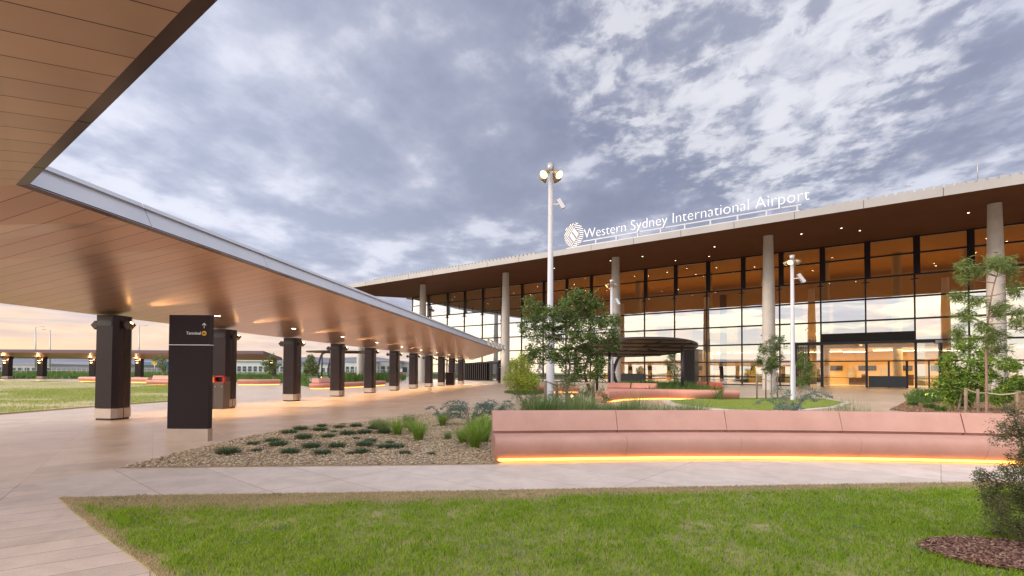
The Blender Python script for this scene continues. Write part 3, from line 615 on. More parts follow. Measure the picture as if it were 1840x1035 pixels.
# ------------------------------------------------------------------ curved benches
def arc_pts(pts, n):                   # Catmull-Rom through plan points
    out_ = []; k = len(pts)
    for i in range(k-1):
        p0, p1, p2, p3 = pts[max(i-1, 0)], pts[i], pts[i+1], pts[min(i+2, k-1)]
        for j in range(n):
            t = j/n; out_.append(.5*((2*p1)+(-p0+p2)*t+(2*p0-5*p1+4*p2-p3)*t*t+(-p0+3*p1-3*p2+p3)*t**3))
    out_.append(pts[-1]); return out_
def sweep(pts, prof, cap=True):        # prof: (back offset, height) list, closed; offset is towards the back (left normal)
    g = MB(); n = len(pts); k = len(prof); vs = []
    for i, p in enumerate(pts):
        d = (pts[min(i+1, n-1)]-pts[max(i-1, 0)]); d.z = 0; d.normalize(); b = Vector((-d.y, d.x, 0))
        vs += [p+b*o+Vector((0, 0, z)) for o, z in prof]
    fs = [(i*k+j, (i+1)*k+j, (i+1)*k+(j+1) % k, i*k+(j+1) % k) for i in range(n-1) for j in range(k)]
    g.add(vs, fs, True)
    if cap: g.f += [tuple(range(k)), tuple((n-1)*k+k-1-j for j in range(k))]; g.sm += [False, False]
    return g
def shrink(seg, gap):
    s = list(seg); d = (s[1]-s[0]).normalized(); s[0] = s[0]+d*gap; d = (s[-2]-s[-1]).normalized(); s[-1] = s[-1]+d*gap; return s
def fix_smooth(o, ang=R_(35)):
    me = o.data
    try: me.set_sharp_from_angle(angle=ang)
    except Exception: pass
def bench(name, label, stations, m, ml, led, back=True, sc=1., every=8):
    o = stations[0].copy(); o.z = 0; r = thing(name, o, label, 'bench')
    S_ = sc; seat = [(.13, .07), (.10, .10), (.045, .17), (.005, .26), (0, .33), (.015, .385), (.05, .425), (.11, .445), (.20, .452), (.63, .452), (.63, .02), (.16, .02)]
    bk_ = [(.64, .02), (.64, .485), (.572, .50), (.59, .53), (.70, .845), (.72, .86), (.90, .86), (.92, .84), (.94, .02)]
    seat = [(a*S_, b*S_) for a, b in seat]; bk_ = [(a*S_, b*S_) for a, b in bk_]
    i = 0
    for j in range(len(stations)-1):
        p = stations[max(j-1, 0):j+3]
        full = arc_pts(stations, every); seg = shrink(full[j*every:(j+1)*every+1], .002)
        q = sweep(seg, seat).build('seat_segment', m, r); fix_smooth(q)
        if back: q = sweep(seg, bk_).build('back_segment', m, r); fix_smooth(q)
    full = shrink(arc_pts(stations, every), .06)
    sweep(full, [(.115*S_, .016), (.158*S_, .016), (.158*S_, .052*S_), (.125*S_, .052*S_)]).build('light_strip', led, r)
    return r
bs = [P(890, 832.5), P(1127, 829), P(1332, 828), P(1549, 830), P(1778, 835), P(2000, 844)]
bench('curved_bench', 'long pink concrete bench with high back and glowing orange strip before the garden bed', bs, 'bench', 'led', 'led')
# chamfered left end plug
# second bench group, mid plaza
bench('low_wall_seat', 'terracotta curved seat with glowing strip under the near pergola', [P(1330, 720), P(1258, 719.5), P(1200, 718), P(1135, 719.5), P(1095, 724)][::-1], 'bench2', 'led2', 'led2', False, 1.35)
bench('curved_bench', 'small terracotta bench with back at the foot of the near pergola', [P(1092, 709), P(1130, 709.5), P(1172, 711)], 'bench2', 'led2', 'led2', True, 1.)
bench('curved_bench', 'pink curved bench with back seen between the third and fourth canopy columns', [P(555, 699), P(580, 699), P(606, 698)], 'bench2', 'led2', 'led2', True, 1.1)
bench('low_wall_seat', 'rounded pink seat with glowing strip, tapering away behind the fourth canopy column', [P(606, 698), P(650, 696), P(694, 692.5)], 'bench2', 'led2', 'led2', False, 1.2)
bench('low_wall_seat', 'pale pink glowing seat beyond the second canopy column', [P(426, 692), P(465, 692), P(504, 691.5)], 'bench2', 'led2', 'led2', False, 1.4)
bench('low_wall_seat', 'long pink seat beyond the left lawn, left of the totem', [P(140, 686), P(200, 687), P(265, 688)], 'bench2', 'led2', 'led2', False, 1.5)
bench('curved_bench', 'pink bench with back half hidden behind the totem beyond the left lawn', [P(262, 692), P(300, 692.5), P(340, 693)], 'bench2', 'led2', 'led2', True, 1.2)
bench('low_wall_seat', 'red glowing seat behind the big garden tree', [P(940, 705), P(985, 705.5), P(1040, 706)], 'bench2', 'led2', 'led2', False, 1.3)
bench('curved_bench', 'pink bench back at the right edge of the photo behind the grey shrub', [P(1826, 760), P(1850, 768), P(1900, 785)], 'bench', 'led2', 'led2', True, 1.)
# ------------------------------------------------------------------ light poles
def pole(loc, H, rad, label, lit, name='light_pole', cctv=None, rz=0.):
    r = thing(name, loc, label, 'lamp post'); g = MB(); g.tube([loc+Vector((0, 0, z)) for z in (0, .02, H*.25, H*.26, H)], [rad*1.05, rad, rad*.95, rad*.82, rad*.62], 16); g.build('mast', 'pole', r)
    g = MB(); g.tube([loc+Vector((0, 0, 0)), loc+Vector((0, 0, .05))], rad*1.7, 16); g.build('base_plate', 'galv', r)
    k = H/11.; g = MB(); g.tube([loc+Vector((0, 0, H)), loc+Vector((0, 0, H+.35*k))], [rad*.75, rad*1.0], 12); g.build('cap', 'galv', r)
    for i in range(4):
        a = rz+i*math.pi/2+.35; dv = Vector((math.cos(a), math.sin(a), 0)); c = loc+dv*.42*k+Vector((0, 0, H-.22*k))
        ax = (dv*.75-Vector((0, 0, .66))).normalized(); g = MB(); g.tube([c-ax*.26*k, c-ax*.1*k, c+ax*.12*k], [.08*k, .13*k, .21*k], 14); g.bar(loc+Vector((0, 0, H-.05)), c-ax*.2*k, .06, .06); hd = g.build('floodlight', 'headmetal', r)
        g = MB(); g.disc(c+ax*(.125*k), .19*k, 16, ax); g.build('lens', 'lens' if lit[i] else 'nickel', hd)
    if cctv:
        z = cctv; g = MB(); c = loc+Vector((rad+.30, -.1, z)); ax = Vector((.35, -.3, -.75)).normalized(); g.boxv(c, ax*.30, Vector((0, .09, 0)), ax.cross(Vector((0, 1, 0))).normalized()*.10); g.bar(loc+Vector((rad*.5, 0, z)), c, .05, .05); g.build('camera_unit', 'galv', r)
    return r
p1 = P(988, 728); pole(p1, 11.55, .19, 'tall white light pole rising behind the garden tree', [1, 1, 1, 1], cctv=9.9, rz=3.6)
light('POINT', 'flood_glow', p1+Vector((-.1, -2.2, 10.6)), 30, WARM, None, shadow_soft_size=.3)
p2 = P(1425, 721); pole(p2, 8.3, .15, 'white light pole by the lawn island in front of the entrance', [1, 0, 1, 1], cctv=7.2, rz=3.6)
light('POINT', 'flood_glow', p2+Vector((-.1, -2.0, 7.4)), 25, WARM, None, shadow_soft_size=.3)
p3 = P(1099, 703); q = PY(1099, 509, p3.y); pole(p3, q.z, .19, 'white light pole standing before a round column, right of the garden tree', [0, 1, 0, 0], cctv=q.z-1.6, rz=1.)
p4 = P(773, 684); q = PY(773, 555, p4.y); pole(p4, q.z, .22, 'white pole top peeping over the canopy at the terminal corner', [0, 0, 0, 0], rz=.4)
for i, (px, pt, pb) in enumerate(((64, 588, 671), (90, 593, 671), (250, 586, 672))):
    b = P(px, pb); q = PY(px, pt, b.y); r = thing('street_lamp', b, ['tall grey street lamp far beyond the left lawn, leftmost', 'tall grey street lamp far beyond the left lawn, second from left', 'tall grey street lamp rising between the first column and the totem'][i], 'street lamp', 'far street lamps')
    g = MB(); g.tube([b, q], [.30, .16], 8); g.build('mast', 'galv', r); g = MB(); s_ = 1 if i != 1 else -1; g.bar(q, q+Vector((s_*2.6, 0, .2)), .15, .12); g.box((q.x+s_*2.9, q.y, q.z+.2), (1.3, .5, .2)); g.build('arm', 'galv', r)
# ------------------------------------------------------------------ pergolas
def pergola(cen, rx, ry, H, label, posts, arches, rz=0., tilt=.0):
    r = thing('pergola', cen, label, 'pergola'); ca, sa = math.cos(rz), math.sin(rz)
    def EP(k, a, z, ky=None): x_ = rx*k*math.cos(a); y_ = ry*(ky or k)*math.sin(a); return cen+Vector((x_*ca-y_*sa, x_*sa+y_*ca, z-tilt*y_/ry))
    def ring(k, w, h, z, n=56, a0=0, a1=2*math.pi, ky=None):
        g = MB(); vs = []; m_ = n+1
        for i in range(m_):
            a = a0+(a1-a0)*i/n; p = EP(k, a, z, ky); q = EP(k, a, z, ky)+(cen-p)*0; d = Vector((p.x-cen.x, p.y-cen.y, 0)).normalized()
            vs += [p, p+d*w, p+d*w+Vector((0, 0, h)), p+Vector((0, 0, h))]
        g.add(vs, [(i*4+j, (i+1)*4+j, (i+1)*4+(j+1) % 4, i*4+(j+1) % 4) for i in range(n) for j in range(4)]); return g
    ring(1., .08, .15, H+.0).build('rim', 'steel', r)
    g = MB(); n_ = 48; tp = [EP(.985, 2*math.pi*i/n_, H+.09) for i in range(n_)]; g.add(tp+[p+Vector((0, 0, .05)) for p in tp], [tuple(reversed(range(n_))), tuple(range(n_, 2*n_))]+[(i, (i+1) % n_, n_+(i+1) % n_, n_+i) for i in range(n_)]); g.build('roof_sheet', 'steel3', r)
    for f_ in (-.78, -.42, -.04, .36, .76):
        hc = rx*math.sqrt(1-f_*f_)*.985; wv = ry*.085; n_ = 10; g = MB(); vs = []
        for i in range(n_+1):
            x_ = -hc+2*hc*i/n_; bow = -.10*ry*(1-(x_/rx)**2)*(1 if f_ < 0 else .4)
            for yy, zz in ((-wv*.8, -.03), (wv*.8, -.03), (wv*.8, .04), (-wv*.8, .04)): y_ = f_*ry+bow+yy; vs.append(cen+Vector((x_*ca-y_*sa, x_*sa+y_*ca, H+zz-tilt*y_/ry)))
        g.add(vs, [(i*4+j, (i+1)*4+j, (i+1)*4+(j+1) % 4, i*4+(j+1) % 4) for i in range(n_) for j in range(4)]); g.build('blade', 'steel2', r)
    for a in np.linspace(0, 2*math.pi, 10, endpoint=False):
        g = MB(); g.bar(EP(.30, a, H+.05, .2), EP(.98, a, H+.05), .06, .07); g.build('rib', 'steel', r)
    for p in posts:
        g = MB(); g.tube([Vector((p.x, p.y, 0)), Vector((p.x, p.y, H+.1))], .11, 10); g.box((p.x, p.y, .01), (.4, .4, .02)); g.build('post', 'steel', r)
    for b, dx in arches:
        pts = [Vector((b.x, b.y, 0)), Vector((b.x-.18*dx, b.y, .7)), Vector((b.x-.34*dx, b.y, 1.4)), Vector((b.x-.30*dx, b.y, 2.1)), Vector((b.x+.05*dx, b.y, H-.38)), Vector((b.x+.75*dx, b.y, H-.08)), Vector((b.x+1.7*dx, b.y, H+.05))]
        sm_ = arc_pts(pts, 4); g = MB(); 
        for i in range(len(sm_)-1): g.bar(sm_[i], sm_[i+1]+(sm_[i+1]-sm_[i])*.08, .10, .26)
        g.build('arched_leg', 'steel', r)
    return r
pa, pb_ = P(1095, 706), P(1226, 711); Hp = 3.45; cen = Vector((pa.x+(pb_.x-pa.x)*.40, 38.6, 0))
rxp = (P(1247, 709).x*38.6/P(1247, 709).y-cen.x); 
pergola(cen, rxp, 4.2, Hp, 'dark oval steel pergola with curved legs in front of the terminal glass', [pa, pb_, Vector((cen.x-rxp*.55, 41.5, 0))], [(P(1113, 703), 1.4), (P(1060, 702), 1.4)], .0, .5)
pc = P(600, 688); H2 = 4.3; c2 = Vector((pc.x, pc.y+3, 0))
pergola(c2, 4.8, 4., H2, 'dark steel pergola with arched legs beyond the third and fourth canopy columns', [P(660, 684), P(578, 686)], [(P(577, 688), 1.5), (P(596, 688), 1.5)])
# ------------------------------------------------------------------ terminal
term = thing('terminal_building', TB(-30, DF, 0), 'long glass terminal building with deep brown roof overhang', 'building')
TR = 40.
mullt = [-53.0849+4.6937*i for i in range(-6, 20)]
ROWS = [0, 1.15, 3.2, 5.6, 8.16, 10.77, 13.33, 15.86, 17.87]
# roof slab
rp = [(TR, 47.1), (-67.3, 47.1), (-68.8, 47.6), (-79.1, 60.3), (-84.3, DF), (-85.5, DF+1), (-85.5, DF+45), (TR, DF+45)]
def rz_(D): return soff(min(D, DF))
g = MB(); k = len(rp); vs = [TB(t, D, rz_(D)) for t, D in rp]
DFt = [i for i, (t, D) in enumerate(rp)]
# sloping overhang then flat ceiling
oh = [TB(t, D, soff(D)) for t, D in rp[:4]]+[TB(-84.3, DF, 17.87), TB(TR, DF, 17.87)]
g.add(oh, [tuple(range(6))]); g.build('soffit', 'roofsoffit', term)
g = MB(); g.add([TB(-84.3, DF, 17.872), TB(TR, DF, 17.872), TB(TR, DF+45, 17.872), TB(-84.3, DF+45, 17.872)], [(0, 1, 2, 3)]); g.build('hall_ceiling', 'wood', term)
g = MB(); vs = [TB(t, D, rz_(D)) for t, D in rp]; vt = [v+Vector((0, 0, .62)) for v in vs]
g.add(vs+vt, [(i, (i+1) % k, k+(i+1) % k, k+i) for i in range(k)]); g.build('roof_fascia', 'rooffascia', term)
g = MB(); g.add([TB(t, D, soff(D)+.62) for t, D in rp[:4]]+[TB(-84.3, DF, 18.49), TB(TR, DF, 18.49)], [tuple(range(6))]); g.add([TB(TR, DF, 18.49), TB(-84.3, DF, 18.49), TB(-85.5, DF+1, 18.49), TB(-85.5, DF+45, 18.49), TB(TR, DF+45, 18.49)], [(0, 1, 2, 3, 4)]); g.build('roof', 'rooftop', term)
g = MB()
for t in np.arange(-62, TR, 4.6937): c = TB(t, 47.095, soff(47.1)+.31); g.boxv(c, ev*.012, nv*.01, (0, 0, .31))
g.build('fascia_joint', 'frame', term)
g = MB()
for t in np.arange(-60.5, -31.5, .56):
    c = TB(t, 47.5, soff(47.1)+.62+.12); g.boxv(c, ev*.20, nv*.15, (0, 0, .12))
g.build('roof_louvre', 'rooffascia', term)
g = MB()
for t in np.arange(-3.2, TR, .56):
    c = TB(t, 47.5, soff(47.1)+.62+.12); g.boxv(c, ev*.20, nv*.15, (0, 0, .12))
g.build('roof_louvre', 'rooffascia', term)
g = MB(); g.boxv(TB((TR-60.5)/2, 47.8, soff(47.1)+.70), ev*(TR+60.5)/2, nv*.03, (0, 0, .1)); g.build('gutter', 'frame', term)
for x_, yt, yb in ((1757, 282, 330),):
    t, z = FT(x_, yb, 48.5); t2, z2 = FT(x_, yt, 48.5); g = MB(); g.tube([TB(t, 48.5, z), TB(t, 48.5, z2)], .03, 6); g.build('lightning_rod', 'galv', term)
# round columns
for i in range(-1, 7):
    tt = -58.625+16.5361*i
    if i == -1: tt += .8
    D = 55.55; g = MB(); zt = soff(D); g.tube([TB(tt, D, z) for z in (0, 5, 8.2, 8.22, 10.3, 10.32, zt)], [.62, .60, .58, .58, .55, .55, .44], 24, False)
    g.build('round_column', 'concrete', term)
# glazing per bay
ts = [-82.3, -77.5]+[t for t in mullt if t > -76] ; ts = sorted(ts); ts = [t for t in ts if t < TR]
for i in range(len(ts)-1):
    a, b = ts[i]+.06, ts[i+1]-.06; g = MB(); top_ = 17.80
    door = (ts[i] > -9.6 and ts[i+1] < 6) 
    for j in range(8):
        z0, z1 = ROWS[j]+.05, ROWS[j+1]-.05
        if door and j < 3: continue
        g.add([TB(a, DF, z0), TB(b, DF, z0), TB(b, DF, z1), TB(a, DF, z1)], [(0, 1, 2, 3)])
    g.build('glass_panel', 'glass', term)
for t in ts:
    g = MB(); g.boxv(TB(t, DF, 8.93), ev*.085, nv*.12, (0, 0, 8.93)); mu = g.build('mullion', 'frame', term)
    if t > -82:
        g = MB(); g.boxv(TB(t+.28, DF-.22, 15.6), ev*.26, nv*.07, (0, 0, 2.22)); g.build('fin', 'frame', mu)
        g = MB(); g.boxv(TB(t, DF-.2, 12.75), ev*.36, nv*.12, (0, 0, .06)); g.boxv(TB(t, DF-.14, 13.05), ev*.1, nv*.1, (0, 0, .4)); g.build('bracket', 'frame', mu)
for z in ROWS[1:-1]+[17.8, .06]:
    g = MB(); 
    if z in (1.15, 3.2, .06):
        for a, b in ((-82.3, -9.2), (5.6, TR)): g.boxv(TB((a+b)/2, DF-.02, z), ev*(b-a)/2, nv*.09, (0, 0, .08))
    else: g.boxv(TB((TR-82.3)/2, DF-.02, z), ev*(TR+82.3)/2, nv*.09, (0, 0, .10))
    g.build('transom', 'frame', term)
# return wall at the left end
for j in range(6):
    g = MB(); d0, d1 = DF+j*5, DF+j*5+5
    for q in range(8): g.add([TB(-82.3, d0+.06, ROWS[q]+.05), TB(-82.3, d1-.06, ROWS[q]+.05), TB(-82.3, d1-.06, ROWS[q+1]-.05), TB(-82.3, d0+.06, ROWS[q+1]-.05)], [(0, 1, 2, 3)])
    g.build('glass_panel', 'glasstop', term); g = MB(); g.boxv(TB(-82.3, d1, 8.93), ev*.08, nv*.05, (0, 0, 8.93)); g.build('mullion', 'frame', term)
# interior
g = MB(); g.add([TB(-82, DF+.1, .015), TB(TR, DF+.1, .015), TB(TR, DF+44, .015), TB(-82, DF+44, .015)], [(0, 1, 2, 3)]); g.build('hall_floor', 'floorin', term)
g = MB(); g.add([TB(-56, DF+26, 0), TB(TR, DF+26, 0), TB(TR, DF+26, 17.8), TB(-56, DF+26, 17.8)], [(0, 1, 2, 3)]); g.build('hall_wall', 'wallin', term)
g = MB(); g.boxv(TB((TR-50)/2, DF+17, 5.5), ev*(TR+50)/2, nv*9, (0, 0, .3)); g.build('mezzanine', 'slab_in', term)
g = MB(); g.boxv(TB((TR-50)/2, DF+8.1, 6.4), ev*(TR+50)/2, nv*.03, (0, 0, .55)); g.build('balustrade', 'glassdoor', term)
for i, t in enumerate((-46, -34.5, -22.5, -14.2, -6.4, 1.8, 9, 17, 27)):
    g = MB(); g.tube([TB(t, DF+9.5, z) for z in (0, 17.8)], .55, 20, False); g.build('hall_column', 'colin', term)
g = MB(); t_, z_ = FT(1300, 600, DF+3); g.boxv(TB(t_, DF+3, 6.6), ev*.42, nv*.3, (0, 0, 6.6)); g.build('dark_shaft', 'darkin', term)
g = MB(); t_, z_ = FT(1550, 600, DF+3); g.boxv(TB(t_, DF+3, 9.0), ev*.40, nv*.3, (0, 0, 3.4)); g.build('dark_shaft', 'wallin', term)
rr = random.Random(4)
g = MB()
for i in range(52):
    t = -80+rr.random()*(TR+78); D = DF+1.5+rr.random()*22; g.disc(TB(t, D, 17.85), .085, 10)
g.build('hall_downlight', 'dot', term)
g = MB()
for px, py in ((1028, 432+29), (1154, 460), (1213, 468), (1283, 443), (1274, 460), (1096, 470), (996, 482)):
    pass
for i, (px, py) in enumerate(((1154.4, 460.5), (1213.7, 468), (1274, 460.3), (1283.9, 443.2), (996, 481.6), (1097, 468), (1512, 409.5), (1545, 414), (1740, 382), (1671, 511-12), (1440, 420))):
    d = ray(px, py); t = (17.87-SLOPE*DF-1.6)/(d.z-SLOPE*d.dot(nv)); q = O+d*t-Vector((0, 0, .03)); g = MB(); g.disc(q, .09, 12); g.build('soffit_downlight', 'dot2', term)
for i in range(26):
    t = -44+i*2.9+rr.random(); D = DF+9.5+rr.random()*8; g = MB(); g.boxv(TB(t, D, 4.95), ev*(.9+.6*rr.random()), nv*.07, (0, 0, .04)); g.build('linear_light', 'lin', term)
for i in range(18):                    # doorways and screens on the back wall
    t = -50+i*4.6; g = MB(); g.boxv(TB(t, DF+25.9, 1.3), ev*.55, nv*.05, (0, 0, 1.25)); g.build('hall_door', 'slab_in', term)
    g = MB(); g.boxv(TB(t+2.2, DF+25.85, 2.6), ev*1.2, nv*.06, (0, 0, .40)); g.build('hall_screen', 'screen', term)
for i in range(14):
    t = -46+i*5.4; g = MB(); g.boxv(TB(t, DF+16, .55), ev*1.1, nv*.4, (0, 0, .55)); g.boxv(TB(t+.8, DF+16, 1.35), ev*.35, nv*.06, (0, 0, .25)); g.build('counter', 'darkin', term)
for i in range(12):                    # cream blades and lift cores upstairs
    t = -52+i*7.3; g = MB(); g.boxv(TB(t, DF+20, 9.4), ev*(1.0+rr.random()*1.6), nv*.5, (0, 0, 3.6)); g.build('hall_partition', 'wallin', term)
for i in range(7):
    tc2 = -48+i*13; light('AREA', 'hall_lamp', TB(tc2, DF+15, 5.0), 1300, (1, .64, .27), None, shape='RECTANGLE', size=11, size_y=12, aim=(0, 0, -1))
    light('AREA', 'hall_uplight', TB(tc2, DF+14, 7.2), 650, (1, .56, .18), None, shape='RECTANGLE', size=11, size_y=9, aim=(0, 0, 1))
# main entrance portal
g = MB(); a, b = -9.0, 5.6; D0 = DF-.9
g.boxv(TB((a+b)/2, DF-.45, 5.46), ev*(b-a)/2, nv*.47, (0, 0, .17)); 
g.boxv(TB(a+.12, DF-.45, 2.64), ev*.12, nv*.47, (0, 0, 2.64)); g.boxv(TB(b-.12, DF-.45, 2.64), ev*.12, nv*.47, (0, 0, 2.64)); g.build('entrance_portal', 'frame', term)
g = MB()
for i in range(6): g.boxv(TB(-8.62+i*.19, DF-.30, 2.6), ev*.03, nv*.28, (0, 0, 2.6))
g.build('side_louvre', 'louvre', term)
g = MB()
for i in range(6): g.boxv(TB((-6.2+3.3)/2, DF-.22, 5.76+i*.155), ev*4.72, nv*.12, (0, 0, .035))
g.boxv(TB((-6.2+3.3)/2, DF-.07, 6.2), ev*4.72, nv*.03, (0, 0, .5)); g.build('louvre_band', 'louvre', term)
dt = [-7.5, -6.0, -1.4, 3.3, 5.35]
g = MB()
for a, b in zip(dt[:-1], dt[1:]):
    for z0, z1 in ((.06, 1.12), (1.2, 3.12), (3.28, 5.25)):
        if a == -1.4 and z0 < 3: continue
        g.add([TB(a+.06, DF, z0), TB(b-.06, DF, z0), TB(b-.06, DF, z1), TB(a+.06, DF, z1)], [(0, 1, 2, 3)])
g.add([TB(-1.3, DF, 1.4), TB(3.3, DF, 1.4), TB(3.3, DF, 3.1), TB(-1.3, DF, 3.1)], [(0, 1, 2, 3)])
g.add([TB(2.5, DF+.02, .06), TB(3.3, DF+.02, .06), TB(3.3, DF+.02, 1.4), TB(2.5, DF+.02, 1.4)], [(0, 1, 2, 3)])
g.build('door_glass', 'glassdoor', term)
g = MB()
for t, w in ((-7.5, .08), (-6, .10), (-1.4, .12), (.75, .10), (2.45, .12), (3.3, .10), (4.45, .07), (5.35, .05)): g.boxv(TB(t, DF-.03, 1.6 if t in (.75, 2.45, 4.45) else 2.65), ev*w, nv*.08, (0, 0, 1.6 if t in (.75, 2.45, 4.45) else 2.65))
g.boxv(TB(-1.07, DF-.045, 3.2), ev*6.4, nv*.08, (0, 0, .07)); g.boxv(TB(-3.75, DF-.045, 1.16), ev*2.2, nv*.06, (0, 0, .03)); g.boxv(TB(3.9, DF-.045, 1.16), ev*1.4, nv*.06, (0, 0, .03)); g.build('door_frame', 'frame', term)
g = MB(); g.boxv(TB(.57, DF-.08, .72), ev*1.82, nv*.06, (0, 0, .68)); g.build('door_panel', 'screen', term)
g = MB(); t_, z_ = FT(1687, 617, DF-1); g.box(TB(t_, DF-1.05, 5.35), (.5, .4, .3), .3); g.build('camera_unit', 'pole', term)
# dark fin vestibule
g = MB(); g.boxv(TB(-22.3, DF-1.0, 2.55), ev*.9, nv*1.0, (0, 0, 2.55)); vst = g.build('vestibule', 'frame', term); g = MB()
for i in range(7): g.boxv(TB(-23.1+i*.27, DF-2.06, 2.55), ev*.05, nv*.06, (0, 0, 2.54))
g.build('fins', 'louvre', vst)
# louvred entry at the left
t0, t1 = FT(845, 660)[0], FT(862, 660)[0]; g = MB()
for i in range(12): g.boxv(TB(t0-1.0+i*.5, DF-.25, 1.7), ev*.09, nv*.2, (0, 0, 1.7))
g.boxv(TB(t0+1.8, DF-.05, 1.7), ev*3.3, nv*.04, (0, 0, 1.7)); g.build('side_louvre', 'louvre', term)
g = MB()
for t in np.arange(t1+1.6, t1+10, 1.45): g.boxv(TB(t, DF-.2, 1.7), ev*.12, nv*.1, (0, 0, 1.7))
g.boxv(TB(t1+5, DF-.21, 3.45), ev*5.2, nv*.1, (0, 0, .14)); g.build('door_frame', 'frame', term)
ta, tb = FT(1117, 680)[0], FT(1157, 680)[0]; g = MB(); g.boxv(TB((ta+tb)/2, DF-.12, .85), ev*(tb-ta)/2, nv*.05, (0, 0, .65)); g.build('door_panel', 'screen', term)
# rooftop sign
sg = thing('rooftop_sign', TB(-17, 52, 15.4), 'white airport name lettering and round emblem on a roof frame', 'sign')
DS = 52.; dz = -.0
text_mesh('Western Sydney International Airport', 1.60, 'letter', TB(-27.9, DS, 17.32), ev, (0, 0, 1), sg, 'lettering', 22.85, .06, off=-.034)
g = MB()
for z in (17.05, 16.35): g.boxv(TB(-17.6, DS+.15, z), ev*11.9, nv*.05, (0, 0, .06))
for z in (16.35,): g.boxv(TB(-17.6, DS-1.3, z-.25), ev*11.9, nv*.05, (0, 0, .06))
g.build('rail', 'pole', sg)
g = MB()
for i in range(10):
    t = -29+i*2.55; g.boxv(TB(t, DS+.15, 16.25), ev*.07, nv*.07, (0, 0, .85)); g.bar(TB(t, DS+.15, 17.0), TB(t, DS+1.6, 15.6), .08, .08); g.bar(TB(t, DS+.15, 16.3), TB(t, DS-1.3, 16.1), .08, .08); g.bar(TB(t, DS+.15, 16.35), TB(t+1.1, DS-1.3, 16.1), .05, .05); g.boxv(TB(t, DS-1.3, 15.7), ev*.06, nv*.06, (0, 0, .4))
g.build('strut', 'pole', sg)
ec = TB(-29.25, DS, 17.95); g = MB(); Rx, Rz = 1.30, 1.42
def em(u, v): return ec+ev*u*Rx+Vector((0, 0, v*Rz))
def chord(off, ang, inner):            # stripe clipped by the outer circle and an inner diamond
    ca, sa = math.cos(ang), math.sin(ang); L = math.sqrt(max(0, 1-off*off)); res_ = []; prev = None
    n_ = 40; run = None
    for i in range(n_+1):
        s_ = -L+2*L*i/n_; u, v = s_*ca-off*sa, s_*sa+off*ca; ok = (abs(u-.02)*.95+abs(v)*.8) > inner and (u < -.02 if ang > 0 else u >= -.02)
        if ok and run is None: run = (u, v)
        if ok: last = (u, v)
        if (not ok or i == n_) and run is not None: res_.append((run, last)); run = None
    return res_
for ang in (R_(52), R_(-18)):
    for i in range(-6, 7):
        for a, b in chord(i*.165, ang, .56):
            if (Vector(a)-Vector(b)).length > .04: g.bar(em(*a), em(*b), .10, .085)
g.build('emblem_stripes', 'silver', sg)
g = MB(); nn_ = 4; vs = [em(.02, .62), em(.52, 0), em(.02, -.62), em(-.48, 0)]; g.add([v-nv*.06 for v in vs]+[v+nv*.06 for v in vs], [(3, 2, 1, 0), (4, 5, 6, 7), (0, 1, 5, 4), (1, 2, 6, 5), (2, 3, 7, 6), (3, 0, 4, 7)]); g.build('emblem_centre', 'pole', sg)
g = MB(); g.bar(em(-.18, .25)-nv*.08, em(.22, -.28)-nv*.08, .03, .09); g.build('emblem_slash', 'black', sg)
# ------------------------------------------------------------------ far canopy
fc = thing('far_walkway_canopy', P(200, 680), 'low bronze walkway canopy crossing the far side of the left lawn', 'canopy')
Yf = P(44, 680).y
def fx(px, Y): return PY(px, 640, Y).x
xa, xb = fx(-260, Yf), fx(508, Yf); zt = PY(0, 643, Yf+3).z
A = [Vector((xa, Yf-7, PY(0, 633, Yf-7).z)), Vector((xb, Yf-7, PY(500, 636, Yf-7).z))]; Bq = [Vector((xb-1, Yf+2, PY(500, 647.5, Yf+2).z)), Vector((xa, Yf+2, PY(0, 643.5, Yf+2).z))]
M['soffit3'] = seammat('far_soffit', (.55, .30, .20), (.60, .33, .22), (.5, 1), 1.0, .4, .4, .1)
g = MB(); g.add(A+Bq, [(0, 1, 2, 3)]); g.build('soffit', 'soffit3', fc)
g = MB(); u_ = Vector((0, 0, .5)); g.add([A[0], A[1], A[1]+u_, A[0]+u_], [(0, 1, 2, 3)]); g.add([A[1], Bq[0], Bq[0]+u_, A[1]+u_], [(0, 1, 2, 3)]); g.build('fascia', mat('far_fascia', (.16, .11, .14), .45, .3), fc)
g = MB(); g.add([A[0]+u_, A[1]+u_, Bq[0]+u_, Bq[1]+u_], [(0, 1, 2, 3)]); g.build('roof_deck', 'rooftop', fc)
fcols = [13, 75, 168, 250, 333, 417, 490]; FO = ['leftmost', 'second from the left', 'third from the left, half hidden by the nearest column', 'between the nearest column and the totem', 'hidden mostly by the totem', 'behind the second canopy column', 'rightmost, beside a young tree']
base_ = None
for i, px in enumerate(fcols):
    b = P(px, 680+px*.004); lab = 'dark far canopy column, '+FO[i]+' of the far row'
    r = thing('far_canopy_column', b, lab, 'column', 'columns of the far walkway canopy')
    zt = PY(px, 645, b.y).z; w = 1.02
    g = MB(); g.box((b.x, b.y, .2), (w+.04, .9, .4)); g.build('plinth', 'nickel', r)
    g = MB(); g.box((b.x, b.y, (.4+zt)/2), (w, .86, zt-.4)); g.box((b.x, b.y, zt+.25), (w*1.25, .86, .5)); g.build('cladding', 'bronze', r)
    g = MB(); g.boxv((b.x, b.y-.55, zt-.5), (.14, 0, .1), (0, .12, 0), (-.1, 0, .14)); f = g.build('spotlight', 'darkbox', r)
    g = MB(); g.box((b.x, b.y-.6, zt-.30), (.30, .2, .04)); g.box((b.x, b.y-.6, zt-.70), (.22, .2, .04)); g.build('lens', 'uplens', f)
    light('POINT', 'far_uplight', Vector((b.x, b.y-.9, zt-.1)), 60, WARM, None, shadow_soft_size=.1)
